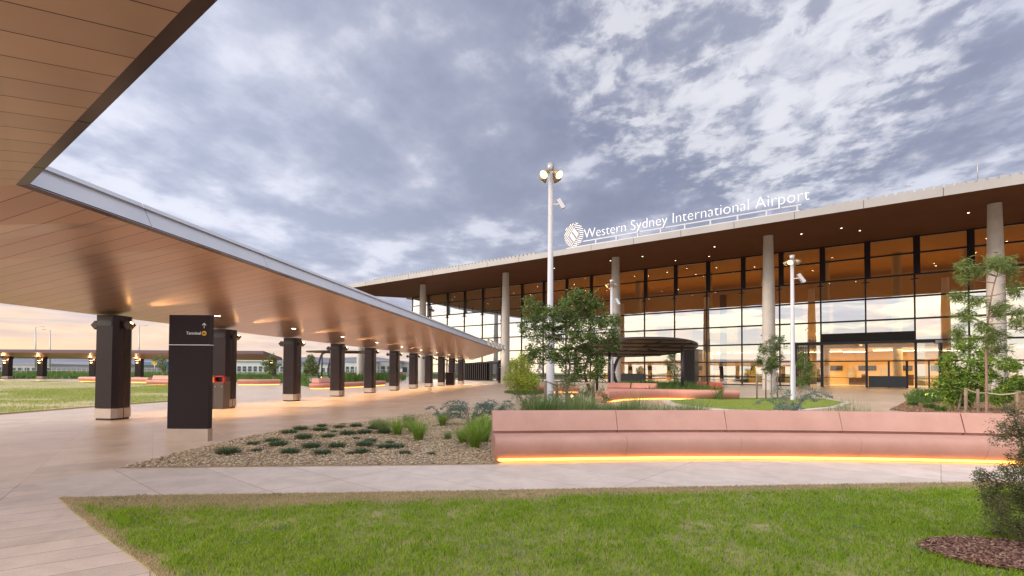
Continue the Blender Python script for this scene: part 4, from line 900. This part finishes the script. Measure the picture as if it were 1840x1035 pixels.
# ------------------------------------------------------------------ trees
def tree(name, label, base, clumps_px, Y, n, L, Wd, lm, cat='tree', bark='bark', tr=.05, twigs=14, spread=.2, droop=0., depth=.7, trunk_px=None, group=None, stems=1, flat=1., rs=1.12):
    r = thing(name, base, label, cat, group); cl = []
    for px, py, rp in clumps_px:
        q = PY(px, py, Y); rr_ = rp*Y/FPX*rs; cl.append((q.x, q.y+random.uniform(-1, 1)*rr_*depth*1.6, q.z, rr_))
    g = MB(); trunk = [Vector(base)]+[PY(a, b, Y) for a, b in (trunk_px or [])]
    if not trunk_px: top_ = max(cl, key=lambda c: c[2]); trunk.append(Vector((base[0]*.5+top_[0]*.5, base[1], top_[2]*.55))); trunk.append(Vector(top_[:3]))
    k = len(trunk); sm_ = arc_pts(trunk, 4); g.tube(sm_, [tr*(1-.75*i/len(sm_)) for i in range(len(sm_))], 8)
    for c in cl:
        cands = [p for p in sm_ if p.z < c[2]-.2*c[3]] or [sm_[min(2, len(sm_)-1)]]
        s0 = min(cands, key=lambda p: (p-Vector(c[:3])).length); e_ = Vector(c[:3]); mid = s0.lerp(e_, .5)+Vector((random.uniform(-1, 1), random.uniform(-1, 1), -.3))*c[3]*.3
        g.tube(arc_pts([s0, mid, e_], 3), [tr*.42, tr*.38, tr*.33, tr*.28, tr*.22, tr*.17, tr*.1], 5)
        for _ in range(3):
            v = Vector(RNG.normal(size=3)).normalized()*c[3]*.75; g.tube([mid.lerp(e_, .6), e_+v*.5+Vector((0, 0, .05)), e_+v], [tr*.18, tr*.12, tr*.05], 4)
    g.build('trunk', bark, r)
    C = crownpts(cl, n, twigs, spread, flat=flat)
    leafmesh('crown', C, L, Wd, lm, r, droop)
    return r
tb_ = P(1018, 768); tY = tb_.y
tree('garden_tree', 'multi-stemmed dark green garden tree rising behind the bench, hiding the light pole', tb_,
     [(960, 562, 22), (948, 590, 14), (985, 580, 22), (1008, 556, 20), (1036, 545, 20), (1062, 540, 15), (1030, 528, 11), (1072, 566, 20), (1088, 592, 20), (1098, 618, 16), (1062, 602, 20), (1030, 585, 17), (1012, 578, 14), (1050, 568, 15), (1034, 616, 16), (1018, 640, 14), (1046, 640, 20), (975, 618, 22), (962, 640, 16), (1002, 640, 17), (1084, 645, 20), (1068, 668, 17), (1004, 604, 15), (1030, 672, 15)],
     tY, 19000, .09, .034, 'leafA', tr=.055, twigs=24, spread=.13, rs=1.28, trunk_px=[(1018, 712), (1020, 680), (1024, 655), (1016, 620), (1026, 580)])
sb = P(1040, 775)
tree('under_shrub', 'tangled grey-green shrub under the garden tree among the stakes', sb, [(1000, 705, 16), (1030, 712, 18), (1058, 705, 16), (1078, 715, 16), (1015, 690, 12), (1045, 728, 15), (985, 725, 14), (950, 722, 14)], sb.y, 5200, .05, .018, 'leafG', 'shrub', tr=.03, twigs=14, spread=.2)
yb = P(938, 706)
tree('lime_tree', 'small lime-yellow leafy tree left of the garden tree, by the plaza', yb, [(938, 650, 13), (930, 665, 17), (946, 668, 18), (922, 683, 16), (940, 688, 19), (957, 685, 14), (938, 640, 7), (930, 698, 11), (950, 699, 11)], yb.y, 8000, .15, .065, 'leafY', tr=.06, twigs=26, spread=.2)
sb = P(945, 748)
tree('sapling', 'thin-stemmed dark sapling just left of the bench end', sb, [(930, 712, 9), (948, 722, 10), (968, 718, 9), (940, 735, 8), (958, 705, 8)], sb.y, 1500, .06, .025, 'leafA', 'shrub', tr=.02, twigs=12, spread=.2)
tb2 = P(1387, 719)
tree('plaza_tree', 'young staked tree beside the round column on the lawn island', tb2, [(1385, 612, 9), (1372, 628, 11), (1396, 626, 12), (1380, 642, 14), (1400, 645, 12), (1368, 650, 10), (1388, 660, 12), (1402, 610, 7), (1374, 664, 8)], tb2.y, 4200, .12, .05, 'leafG2', tr=.045, twigs=15, spread=.18, trunk_px=[(1386, 690), (1386, 660), (1386, 625)])
tb3 = P(1446, 716)
tree('plaza_tree', 'narrow young tree just right of the white lamp post by the entrance', tb3, [(1446, 642, 9), (1440, 655, 10), (1453, 658, 10), (1445, 672, 12), (1438, 684, 8), (1454, 682, 9), (1447, 692, 7)], tb3.y, 3400, .11, .05, 'leafA', tr=.04, twigs=15, spread=.2, trunk_px=[(1446, 690), (1446, 660), (1446, 645)])
tb4 = P(1213, 701)
tree('plaza_tree', 'slim young tree seen through the near pergola', tb4, [(1212, 640, 8), (1206, 655, 9), (1219, 658, 9), (1210, 672, 9), (1217, 684, 8), (1205, 640, 6)], tb4.y, 2200, .13, .06, 'leafG2', tr=.05, twigs=12, spread=.2, trunk_px=[(1213, 680), (1212, 655), (1212, 640)])
tb5 = P(1773, 752)
tree('gum_tree', 'tall slender willowy tree at the right, overlapping a round column', tb5,
     [(1742, 478, 13), (1760, 484, 10), (1783, 472, 13), (1806, 468, 14), (1812, 486, 10), (1738, 498, 9), (1735, 528, 13), (1752, 540, 11), (1818, 520, 12), (1808, 548, 12), (1740, 565, 14), (1760, 585, 13), (1822, 578, 14), (1790, 560, 10), (1730, 598, 13), (1800, 600, 13), (1768, 615, 12), (1835, 560, 9), (1812, 628, 12)],
     tb5.y, 6800, .24, .026, 'leafW', bark='barkred', tr=.05, twigs=13, spread=.17, droop=.55, rs=1.16, trunk_px=[(1773, 690), (1772, 620), (1776, 570), (1784, 520), (1796, 480)])
tb6 = P(1722, 738)
tree('leafy_tree', 'dense leafy bush tree with yellow-green tips left of the slender gum', tb6, [(1735, 625, 13), (1716, 616, 9), (1748, 610, 9), (1700, 652, 10), (1718, 640, 12), (1745, 650, 17), (1712, 665, 16), (1735, 675, 18), (1756, 672, 14), (1704, 688, 15), (1728, 700, 18), (1750, 702, 15), (1712, 715, 13), (1738, 722, 13), (1760, 635, 11)], tb6.y, 5600, .17, .055, 'leafB', tr=.05, twigs=22, spread=.22, droop=.2)
tb7 = P(1806, 742)
tree('leafy_tree', 'yellowish leafy bush right of the slender gum at the frame edge', tb7, [(1800, 655, 13), (1790, 680, 13), (1812, 690, 15), (1798, 706, 14), (1820, 715, 14), (1838, 690, 13), (1785, 715, 10), (1826, 660, 11)], tb7.y, 6500, .13, .04, 'leafB', tr=.04, twigs=16, spread=.2, droop=.2)
# grey shrub, near right
sb = P(1868, 985); sY = sb.y
cl = [(1850, 800, 34), (1838, 850, 40), (1870, 850, 50), (1825, 890, 34), (1850, 910, 50), (1835, 940, 34), (1880, 930, 55), (1800, 880, 22), (1775, 862, 13), (1795, 845, 14), (1815, 832, 20), (1850, 960, 36), (1830, 770, 18), (1855, 755, 20), (1905, 800, 50), (1780, 900, 12), (1800, 920, 20), (1930, 880, 60), (1820, 805, 18), (1835, 740, 15), (1762, 850, 8), (1822, 778, 26), (1845, 760, 24)]
tree('grey_shrub', 'fine-leaved grey-green shrub filling the right edge beside the round mulch bed', sb, cl, sY, 46000, .022, .0085, 'leafG', 'shrub', 'barkred', tr=.016, twigs=44, spread=.13)
# left trees
for i, (px, pb, cl, lab, n) in enumerate([
    (292, 686, [(290, 645, 7), (298, 652, 7), (288, 658, 6), (296, 664, 5)], 'young tree beside the far canopy, just left of the totem', 900),
    (491, 690, [(490, 645, 7), (484, 655, 8), (497, 655, 8), (490, 668, 7), (478, 664, 5)], 'young tree in front of the rightmost far canopy column', 1300),
    (560, 694, [(560, 645, 7), (554, 655, 9), (567, 655, 9), (560, 668, 8), (570, 665, 6), (552, 668, 6)], 'green young tree right of the third canopy column, by the bench end', 1900)]):
    b = P(px, pb); tree('young_tree', lab, b, cl, b.y, n, .22, .10, 'leafG2', tr=.07, twigs=12, spread=.22, trunk_px=[(px, pb-22), (px, pb-38)])
# tree stakes and ties
def stake(px, pb, pt, lab, r_=.035):
    b = P(px, pb); q = PY(px, pt, b.y); g = MB(); g.tube([Vector((b.x, b.y, 0)), q-Vector((0, 0, .02)), q], [r_, r_, r_*.8], 8); o = g.build('tree_stake', 'stake'); return tag(o, lab, 'stake', 'timber stakes around young trees'), q
ks = [stake(980, 775, 683, 'pale timber stake at the left of the garden tree, nearest the pole', .04), stake(1000, 771, 686, 'darker timber stake right of the white pole by the garden tree', .04), stake(1066, 772, 684, 'pale timber stake at the right of the garden tree', .045)]
def tie(a, b, lab):
    m_ = a.lerp(b, .5)-Vector((0, 0, .05)); g = MB(); g.tube(arc_pts([a, m_, b], 4), .022, 6); tag(g.build('tree_tie', 'rope'), lab, 'tie')
tk = PY(1018, 690, tY); tie(ks[0][1]-Vector((0, 0, .03)), tk, 'cloth tie from the left stake to the garden tree'); tie(ks[2][1]-Vector((0, 0, .03)), tk, 'cloth tie from the right stake to the garden tree')
k2 = [stake(1735.5, 766, 697, 'timber stake leftmost by the slender gum', .045), stake(1757, 766, 699, 'timber stake in the middle by the slender gum', .042), stake(1828, 770, 704, 'timber stake rightmost by the slender gum', .042)]
tk = PY(1773, 706, tb5.y); tie(k2[0][1]-Vector((0, 0, .04)), tk, 'sagging cloth tie left of the slender gum'); tie(k2[2][1]-Vector((0, 0, .04)), tk, 'long cloth tie right of the slender gum')
k3 = [stake(1360, 720, 672, 'thin stake left of the lawn island tree', .045), stake(1376, 719, 668, 'pale thin stake next to the trunk of the lawn island tree', .045), stake(1397, 718, 670, 'thin stake right of the lawn island tree', .045)]
tk = PY(1386, 686, tb2.y); tie(k3[0][1]-Vector((0, 0, .1)), tk, 'tie left of the lawn island tree'); tie(k3[2][1]-Vector((0, 0, .1)), tk, 'tie right of the lawn island tree')
# ------------------------------------------------------------------ ground plants
def grass_clump(name, loc, h, rad, n, w, lean, m, label, cat, group):
    r = None; a = RNG.uniform(0, 6.283, n); q = rad*np.sqrt(RNG.uniform(size=n))
    x, y = np.cos(a)*q, np.sin(a)*q; hh = h*RNG.uniform(.5, 1.1, n); out_ = lean*h*RNG.uniform(.1, 1, n); oa = a+RNG.normal(size=n)*.5
    wx, wy = np.sin(oa)*w/2, -np.cos(oa)*w/2; ox, oy = np.cos(oa)*out_, np.sin(oa)*out_; Z = np.zeros(n); V = []
    for f, k_, wz in ((0, 0, 1), (.35, .12, .9), (.72, .45, .7)):
        V += [np.stack([x+wx*wz+ox*k_, y+wy*wz+oy*k_, Z+hh*f], 1), np.stack([x-wx*wz+ox*k_, y-wy*wz+oy*k_, Z+hh*f], 1)]
    V.append(np.stack([x+ox, y+oy, hh*(1-.25*out_/h)], 1))
    V = np.stack(V, 1).reshape(-1, 3); b = np.arange(n)[:, None]*7
    me = bpy.data.meshes.new(name); F4 = np.concatenate([b+np.array(t) for t in ((0, 1, 3, 2), (2, 3, 5, 4))]); F3 = b+np.array((4, 5, 6))
    me.vertices.add(len(V)); me.vertices.foreach_set('co', V.astype(np.float32).ravel()); L_ = np.concatenate([F4.ravel(), F3.ravel()]).astype(np.int32)
    me.loops.add(len(L_)); me.loops.foreach_set('vertex_index', L_); st = np.concatenate([np.arange(len(F4))*4, len(F4)*4+np.arange(len(F3))*3]).astype(np.int32); me.polygons.add(len(st)); me.polygons.foreach_set('loop_start', st); me.update(calc_edges=True)
    me.materials.append(M[m]); o = bpy.data.objects.new(name, me); COL.objects.link(o); o.location = loc; return tag(o, label, cat, group)
def many(proto, spots, labels=None):
    for i, (p, s_) in enumerate(spots):
        o = proto[i % len(proto)] if i < len(proto) else proto[i % len(proto)].copy()
        if i >= len(proto): COL.objects.link(o)
        o.location = p; o.scale = (s_, s_, s_*random.uniform(.85, 1.1)); o.rotation_euler = (0, 0, random.uniform(0, 6.28))
        if labels: o['label'] = labels[i]
tuftpx = [(408, 817), (462, 812), (521, 815), (580, 817), (630, 817), (500, 802), (545, 790), (590, 787), (605, 805), (655, 803), (640, 790), (690, 806), (665, 795), (575, 775), (520, 780), (540, 774), (610, 770), (625, 782), (672, 772), (690, 780), (728, 817), (775, 818), (700, 798), (455, 800), (600, 778), (560, 806), (650, 815), (490, 795), (712, 806), (640, 768), (578, 768), (618, 764), (655, 780)]
lab = 'low dark green tuft of matted grass on the gravel bed'
pr_ = [grass_clump('groundcover_tuft', (0, 0, 0), .12, .15, 420, .006, 1.7, 'tuft', lab, 'plant', 'low dark tufts on the gravel') for _ in range(3)]
many(pr_, [(P(a, b)+Vector((0, 0, .015)), random.uniform(.45, 1.3)) for a, b in tuftpx])
gl = [((714, 783), 1.0, 'bright green grass clump at the left of the tall clumps on the gravel'), ((752, 792), 1.1, 'bright green grass clump in the middle of the gravel bed'), ((853, 806), 1.15, 'bright green grass clump nearest the bench end'), ((868, 796), 1.3, 'tall bright grass clump touching the bench end'), ((832, 797), .9, 'smaller bright grass clump left of the one by the bench'), ((795, 766), .85, 'bright grass clump under the blue-green branches'), ((740, 778), .8, 'lighter grass clump just behind the middle clump'), ((872, 776), 1.1, 'bright grass clump behind the bench corner'), ((850, 778), .8, 'short bright grass clump behind the pair near the bench')]
pr_ = [grass_clump('grass_clump', (0, 0, 0), .52, .075, 380, .0065, 1.15, 'clump', 'x', 'grass', 'bright green grass clumps on the gravel') for _ in range(3)]
many(pr_, [(P(*a)+Vector((0, 0, .01)), s_) for a, s_, l in gl], [l for a, s_, l in gl])
gl = [((690, 778), .9, 'pale dry grass clump at the top left of the gravel bed'), ((675, 772), .8, 'pale grass clump leftmost at the rim of the gravel bed'), ((805, 790), .45, 'small brown dry grass tuft on the gravel'), ((735, 770), .9, 'pale airy grass clump behind the bright clumps')]
pr_ = [grass_clump('pale_grass_clump', (0, 0, 0), .48, .16, 420, .006, .9, 'clump2', 'x', 'grass', 'pale grass clumps on the gravel') for _ in range(2)]
many(pr_, [(P(*a)+Vector((0, 0, .01)), s_) for a, s_, l in gl], [l for a, s_, l in gl])
sp_ = []
for i in range(46):
    px = 955+i*7.2+random.uniform(-5, 5); sp_.append((P(px, random.uniform(783, 797))+Vector((0, 0, .01)), random.uniform(.8, 1.05)*(1 if px < 1150 else .85)))
pr_ = [grass_clump('border_grass_clump', (0, 0, 0), 1.12, .15, 460, .008, .6, 'clump2', 'feathery green grass clump in the row behind the bench', 'grass', 'grass clumps behind the bench') for _ in range(3)]
for s_ in pr_[1:2]: s_.data.materials[0] = M['cover']
many(pr_, sp_)
sp_ = [(P(px, 790)+Vector((0, 0, .01)), s_) for px, s_ in ((1310, .72), (1325, .75), (1478, .8), (1498, .95), (1516, 1.0), (1533, .95), (1550, .9), (1565, .8), (1640, .5), (1655, .55))]
pr_ = [grass_clump('wispy_grass_clump', (0, 0, 0), 1.15, .12, 150, .007, .55, 'clump2', 'thin wispy grass clump behind the right half of the bench', 'grass', 'wispy grass behind the bench') for _ in range(2)]
many(pr_, sp_)
# blue-green arching shrubs
def arching(loc, h, spread_, n, label, seed):
    rg = random.Random(seed); r = thing('arching_shrub', loc, label, 'shrub'); g = MB(); C = []
    for i in range(n):
        a = rg.uniform(0, 6.283); l = spread_*rg.uniform(.4, 1); hh = h*rg.uniform(.35, 1.05); dv = Vector((math.cos(a), math.sin(a)*.7, 0))
        pts = [loc, loc+dv*l*.3+Vector((0, 0, hh*.7)), loc+dv*l*.7+Vector((0, 0, hh)), loc+dv*l+Vector((0, 0, hh*.86))]; s_ = arc_pts(pts, 5); g.tube(s_, [.012*(1-.7*j/len(s_)) for j in range(len(s_))], 5)
        for j in range(5, len(s_)):
            for _ in range(14): p = s_[j].lerp(s_[min(j+1, len(s_)-1)], rg.random()); C.append((p.x+rg.gauss(0, .045), p.y+rg.gauss(0, .045), p.z+rg.gauss(0, .015)+.01))
    g.build('branches', 'bark', r); leafmesh('foliage', np.array(C), .05, .018, 'leafBlue', r); return r
arching(P(845, 770), .80, 1.0, 16, 'blue-green arching shrub with layered branches left of the bench end', 1)
arching(P(795, 764), .62, .7, 10, 'smaller blue-green arching shrub at the rear of the gravel bed', 2)
arching(P(890, 772), .78, .7, 10, 'dark arching shrub directly behind the left end of the bench', 5)
arching(PY(1418, 770, 12.4)*1, 1.0, 1.0, 18, 'blue-green spreading shrub peeking over the middle of the bench', 3)
for o in [o for o in bpy.data.objects if o.name.startswith('arching_shrub')]: pass
# ground cover masses
def cover(name, poly_px, n, h, w, m, label, cat='ground cover', lean=.6):
    poly = [(P(*p).x, P(*p).y) for p in poly_px]; x, y = scatter(poly, n); z = .02
    return tag(blades(name, x, y, z, h*(.6+.8*vnoise(x, y, .9, len(poly_px)+3)), w, lean, m), label, cat, kind='stuff')
cover('planting', [(1172, 712), (1250, 716), (1300, 722), (1255, 702), (1150, 697), (1110, 699)], 16000, .75, .03, 'cover', 'dense green strappy planting around the near pergola')
cover('planting', [(1628, 722), (1650, 712), (1700, 708), (1790, 712), (1790, 726), (1700, 722), (1660, 727)], 9000, .55, .025, 'cover', 'low green planting in the right mulch bed')
cover('planting', [(610, 688), (700, 688), (730, 683), (700, 678), (610, 680)], 9000, 1.3, .07, 'cover', 'dark green hedge-like planting beyond the fourth canopy column')
cover('planting', [(425, 687), (505, 689), (545, 694), (556, 697), (553, 686), (505, 681), (425, 681)], 9000, .7, .07, 'cover', 'green grass bed between the second and third canopy columns')
cover('planting', [(905, 706), (930, 711), (960, 711), (990, 706), (950, 701)], 2500, .25, .03, 'leafG2', 'low plants at the foot of the lime-yellow tree')
for (px, py, s_, lb) in ((1670, 735, .5, 'small green shrub tuft in the mulch'), (1600+90, 740, .45, 'small green shrub tuft in the mulch'), (1640, 730, .4, 'small green shrub tuft in the mulch')):
    tag(grass_clump('mulch_tuft', P(px, py), .5*s_+.1, .2, 200, .02, .7, 'cover', lb, 'plant', 'green tufts in the right mulch bed'))
# garden path light glows
for i, (px, py, zz, lb) in enumerate(((1027, 711, None, 'small glowing garden light among the shrubs under the garden tree'), (1662, 709, None, 'small glowing garden light at the left of the right mulch bed'), (1144, 694, None, 'small glowing garden light by the near pergola'), (578, 678, None, 'small glowing garden light in the planting by the far pergola'))):
    b = [P(1027, 752), P(1662, 722), P(1144, 702), P(578, 690)][i]; q = PY(px, py, b.y); r = thing('garden_light', Vector((b.x, b.y, 0)), lb, 'garden light', 'small bollard lights in the planting')
    g = MB(); g.tube([Vector((q.x, q.y, 0)), q-Vector((0, 0, .08))], .03, 8); g.build('stem', 'black', r); g = MB(); g.tube([q-Vector((0, 0, .08)), q+Vector((0, 0, .04))], [.06, .085], 12); g.build('head', 'darkbox', r); g = MB(); g.disc(q+Vector((0, -.085, 0)), .055, 12, (0, -1, 0)); g.build('lens', 'lens', r)
    light('POINT', 'garden_glow', q+Vector((0, -.2, .05)), 25, WARM, None, shadow_soft_size=.05)
# ------------------------------------------------------------------ red chairs
def redseat(a, b, label):
    a, b = Vector(a), Vector(b); d = (b-a).normalized(); bk2 = Vector((-d.y, d.x, 0)); r = thing('red_bench', a, label, 'bench', 'red metal benches by the pergola'); L = (b-a).length
    for i in range(2):
        c = a.lerp(b, .27+.46*i); g = MB(); g.boxv(c+Vector((0, 0, .46)), d*L*.21, bk2*.24, (0, 0, .02)); g.build('seat', 'chair', r)
        g = MB(); g.boxv(c+bk2*.27+Vector((0, 0, .76)), d*L*.21, bk2*.02, Vector((0, 0, .25))+bk2*.05); g.build('backrest', 'chair', r)
    g = MB()
    for t in (.03, .5, .97):
        c = a.lerp(b, t)
        for s_ in (-.22, .25): g.tube([c+bk2*s_, c+bk2*s_+Vector((0, 0, .46))], .02, 6)
        g.bar(c-bk2*.22+Vector((0, 0, .44)), c+bk2*.25+Vector((0, 0, .44)), .03, .03)
    for t in (1.0,):
        c = a.lerp(b, t); g.bar(c-bk2*.22+Vector((0, 0, .66)), c+bk2*.26+Vector((0, 0, .66)), .03, .03); g.tube([c-bk2*.22, c-bk2*.22+Vector((0, 0, .66))], .02, 6)
    g.build('frame', 'darkleg', r); return r
redseat(P(1244, 708), P(1263, 711.5), 'red metal double seat nearest the pergola post'); redseat(P(1266, 712.5), P(1291, 717), 'red metal double seat with armrest on the open plaza')
# cafe chairs far left of plaza
for i, (px, py) in enumerate(((718, 688), (731, 689))):
    b = P(px, py); r = thing('cafe_chair', b, ['pale wire cafe chair beyond the canopy columns, left one', 'pale wire cafe chair beyond the canopy columns, right one'][i], 'chair', 'pale cafe chairs')
    g = MB(); g.box((b.x, b.y, .46), (.5, .5, .04)); g.build('seat', 'pole', r); g = MB(); g.box((b.x+(.24 if i else -.24), b.y, .70), (.04, .5, .45)); g.build('backrest', 'pole', r)
    for sx in (-.22, .22):
        for sy in (-.22, .22): g = MB(); g.tube([(b.x+sx, b.y+sy, 0), (b.x+sx, b.y+sy, .45)], .02, 6); g.build('leg', 'pole', r)
# ------------------------------------------------------------------ far buildings and fence
def shed(px0, px1, pt, pb, m, label, wins=0, Y=None, band=None, roof='shedr', depth=30):
    b0 = P(px0, pb); Y = Y or b0.y; x0 = PY(px0, 660, Y).x; x1 = PY(px1, 660, Y).x; z = PY((px0+px1)/2, pt, Y).z; r = thing('industrial_building', Vector(((x0+x1)/2, Y, 0)), label, 'building', 'far industrial buildings')
    g = MB(); g.box(((x0+x1)/2, Y+depth/2, z/2-.5), (x1-x0, depth, z+1)); g.build('wall', m, r)
    g = MB(); g.box(((x0+x1)/2, Y+depth/2, z+.2), (x1-x0+1.2, depth+1.2, .5)); g.build('roof', roof, r)
    for i in range(wins):
        w = (x1-x0)/wins; c = x0+w*(i+.5); g = MB(); g.box((c, Y-.05, z*.42), (w*.62, .3, z*.42)); g.build('window', 'shedd', r)
    return r
sh = [(425, 512, 650, 669.6, 'shedw', 'long white building with dark glazed bays beyond the far canopy', 9), (18, 92, 655, 668.5, 'shed', 'beige low building at the far left', 6), (98, 160, 652, 668.8, 'shedw', 'white building with dark openings behind the far canopy', 5), (-60, 14, 654, 668.5, 'shed', 'beige low building cut by the left frame edge', 4), (165, 232, 656, 669, 'shed', 'grey low building behind the nearest canopy column', 4),
      (258, 300, 651, 669, 'shedb', 'light blue building between nearest column and totem', 4), (330, 420, 652, 669, 'shed', 'grey building behind the totem', 5), (516, 575, 652, 670, 'shed', 'pale building behind the third canopy column', 4), (620, 655, 650, 671, 'shedw', 'pale office block seen right of the fourth canopy column', 4), (672, 705, 649, 671, 'shed', 'cream warehouse between the fifth and sixth canopy columns', 3), (708, 760, 652, 671, 'shed', 'cream warehouse behind the seventh canopy column', 4), (575, 618, 655, 670.5, 'shedw', 'white low building behind the far pergola', 4)]
for i, (a, b, c, d_, m_, l_, w_) in enumerate(sh): shed(a, b, c, d_, m_, l_, w_, Y=230+(i % 4)*24)
r = thing('fence', P(-60, 672.5), 'pale post and rail fence running along the far road', 'fence'); g = MB(); g2 = MB(); Yq = 190
for px in range(-60, 720, 9): x_ = PY(px, 660, Yq).x; g.box((x_, Yq, 1.2), (.14, .14, 2.4))
x0, x1 = PY(-60, 660, Yq).x, PY(712, 660, Yq).x
for z in (.5, 1.3, 2.3): g2.box(((x0+x1)/2, Yq, z), (x1-x0, .06, .10))
g.build('posts', 'fence', r); g2.build('rails', 'fence', r)
b = P(278, 674); q = PY(278, 652, b.y); r = thing('road_sign', b, 'small yellow diamond road sign left of the totem', 'sign'); g = MB(); g.tube([b, q], .08, 6); g.build('post', 'galv', r); g = MB(); g.boxv(q, (.55, 0, .55), (0, .03, 0), (-.55, 0, .55)); g.build('plate', 'yellowbin', r)
b = P(721, 674); q = PY(721, 668, b.y); r = thing('barrier', b, 'small red and white object on the grass between far columns', 'barrier'); g = MB(); g.box((b.x, b.y, .7), (.9, .4, 1.4)); g.build('panel', 'redbin', r); g = MB(); g.box((b.x, b.y, 2.2), (.9, .4, 1.4)); g.build('top_panel', 'shedw', r)
x, y = scatter([(p.x, p.y) for p in (P(-60, 672.5), P(700, 675), P(700, 672.2), P(-60, 670))], 14000)
tag(blades('verge_shrubs', x, y, -.05, 1.2, .3, .7, 'leafA'), 'rough scrub along the far fence', 'scrub', kind='stuff')
bpy.context.view_layer.update()
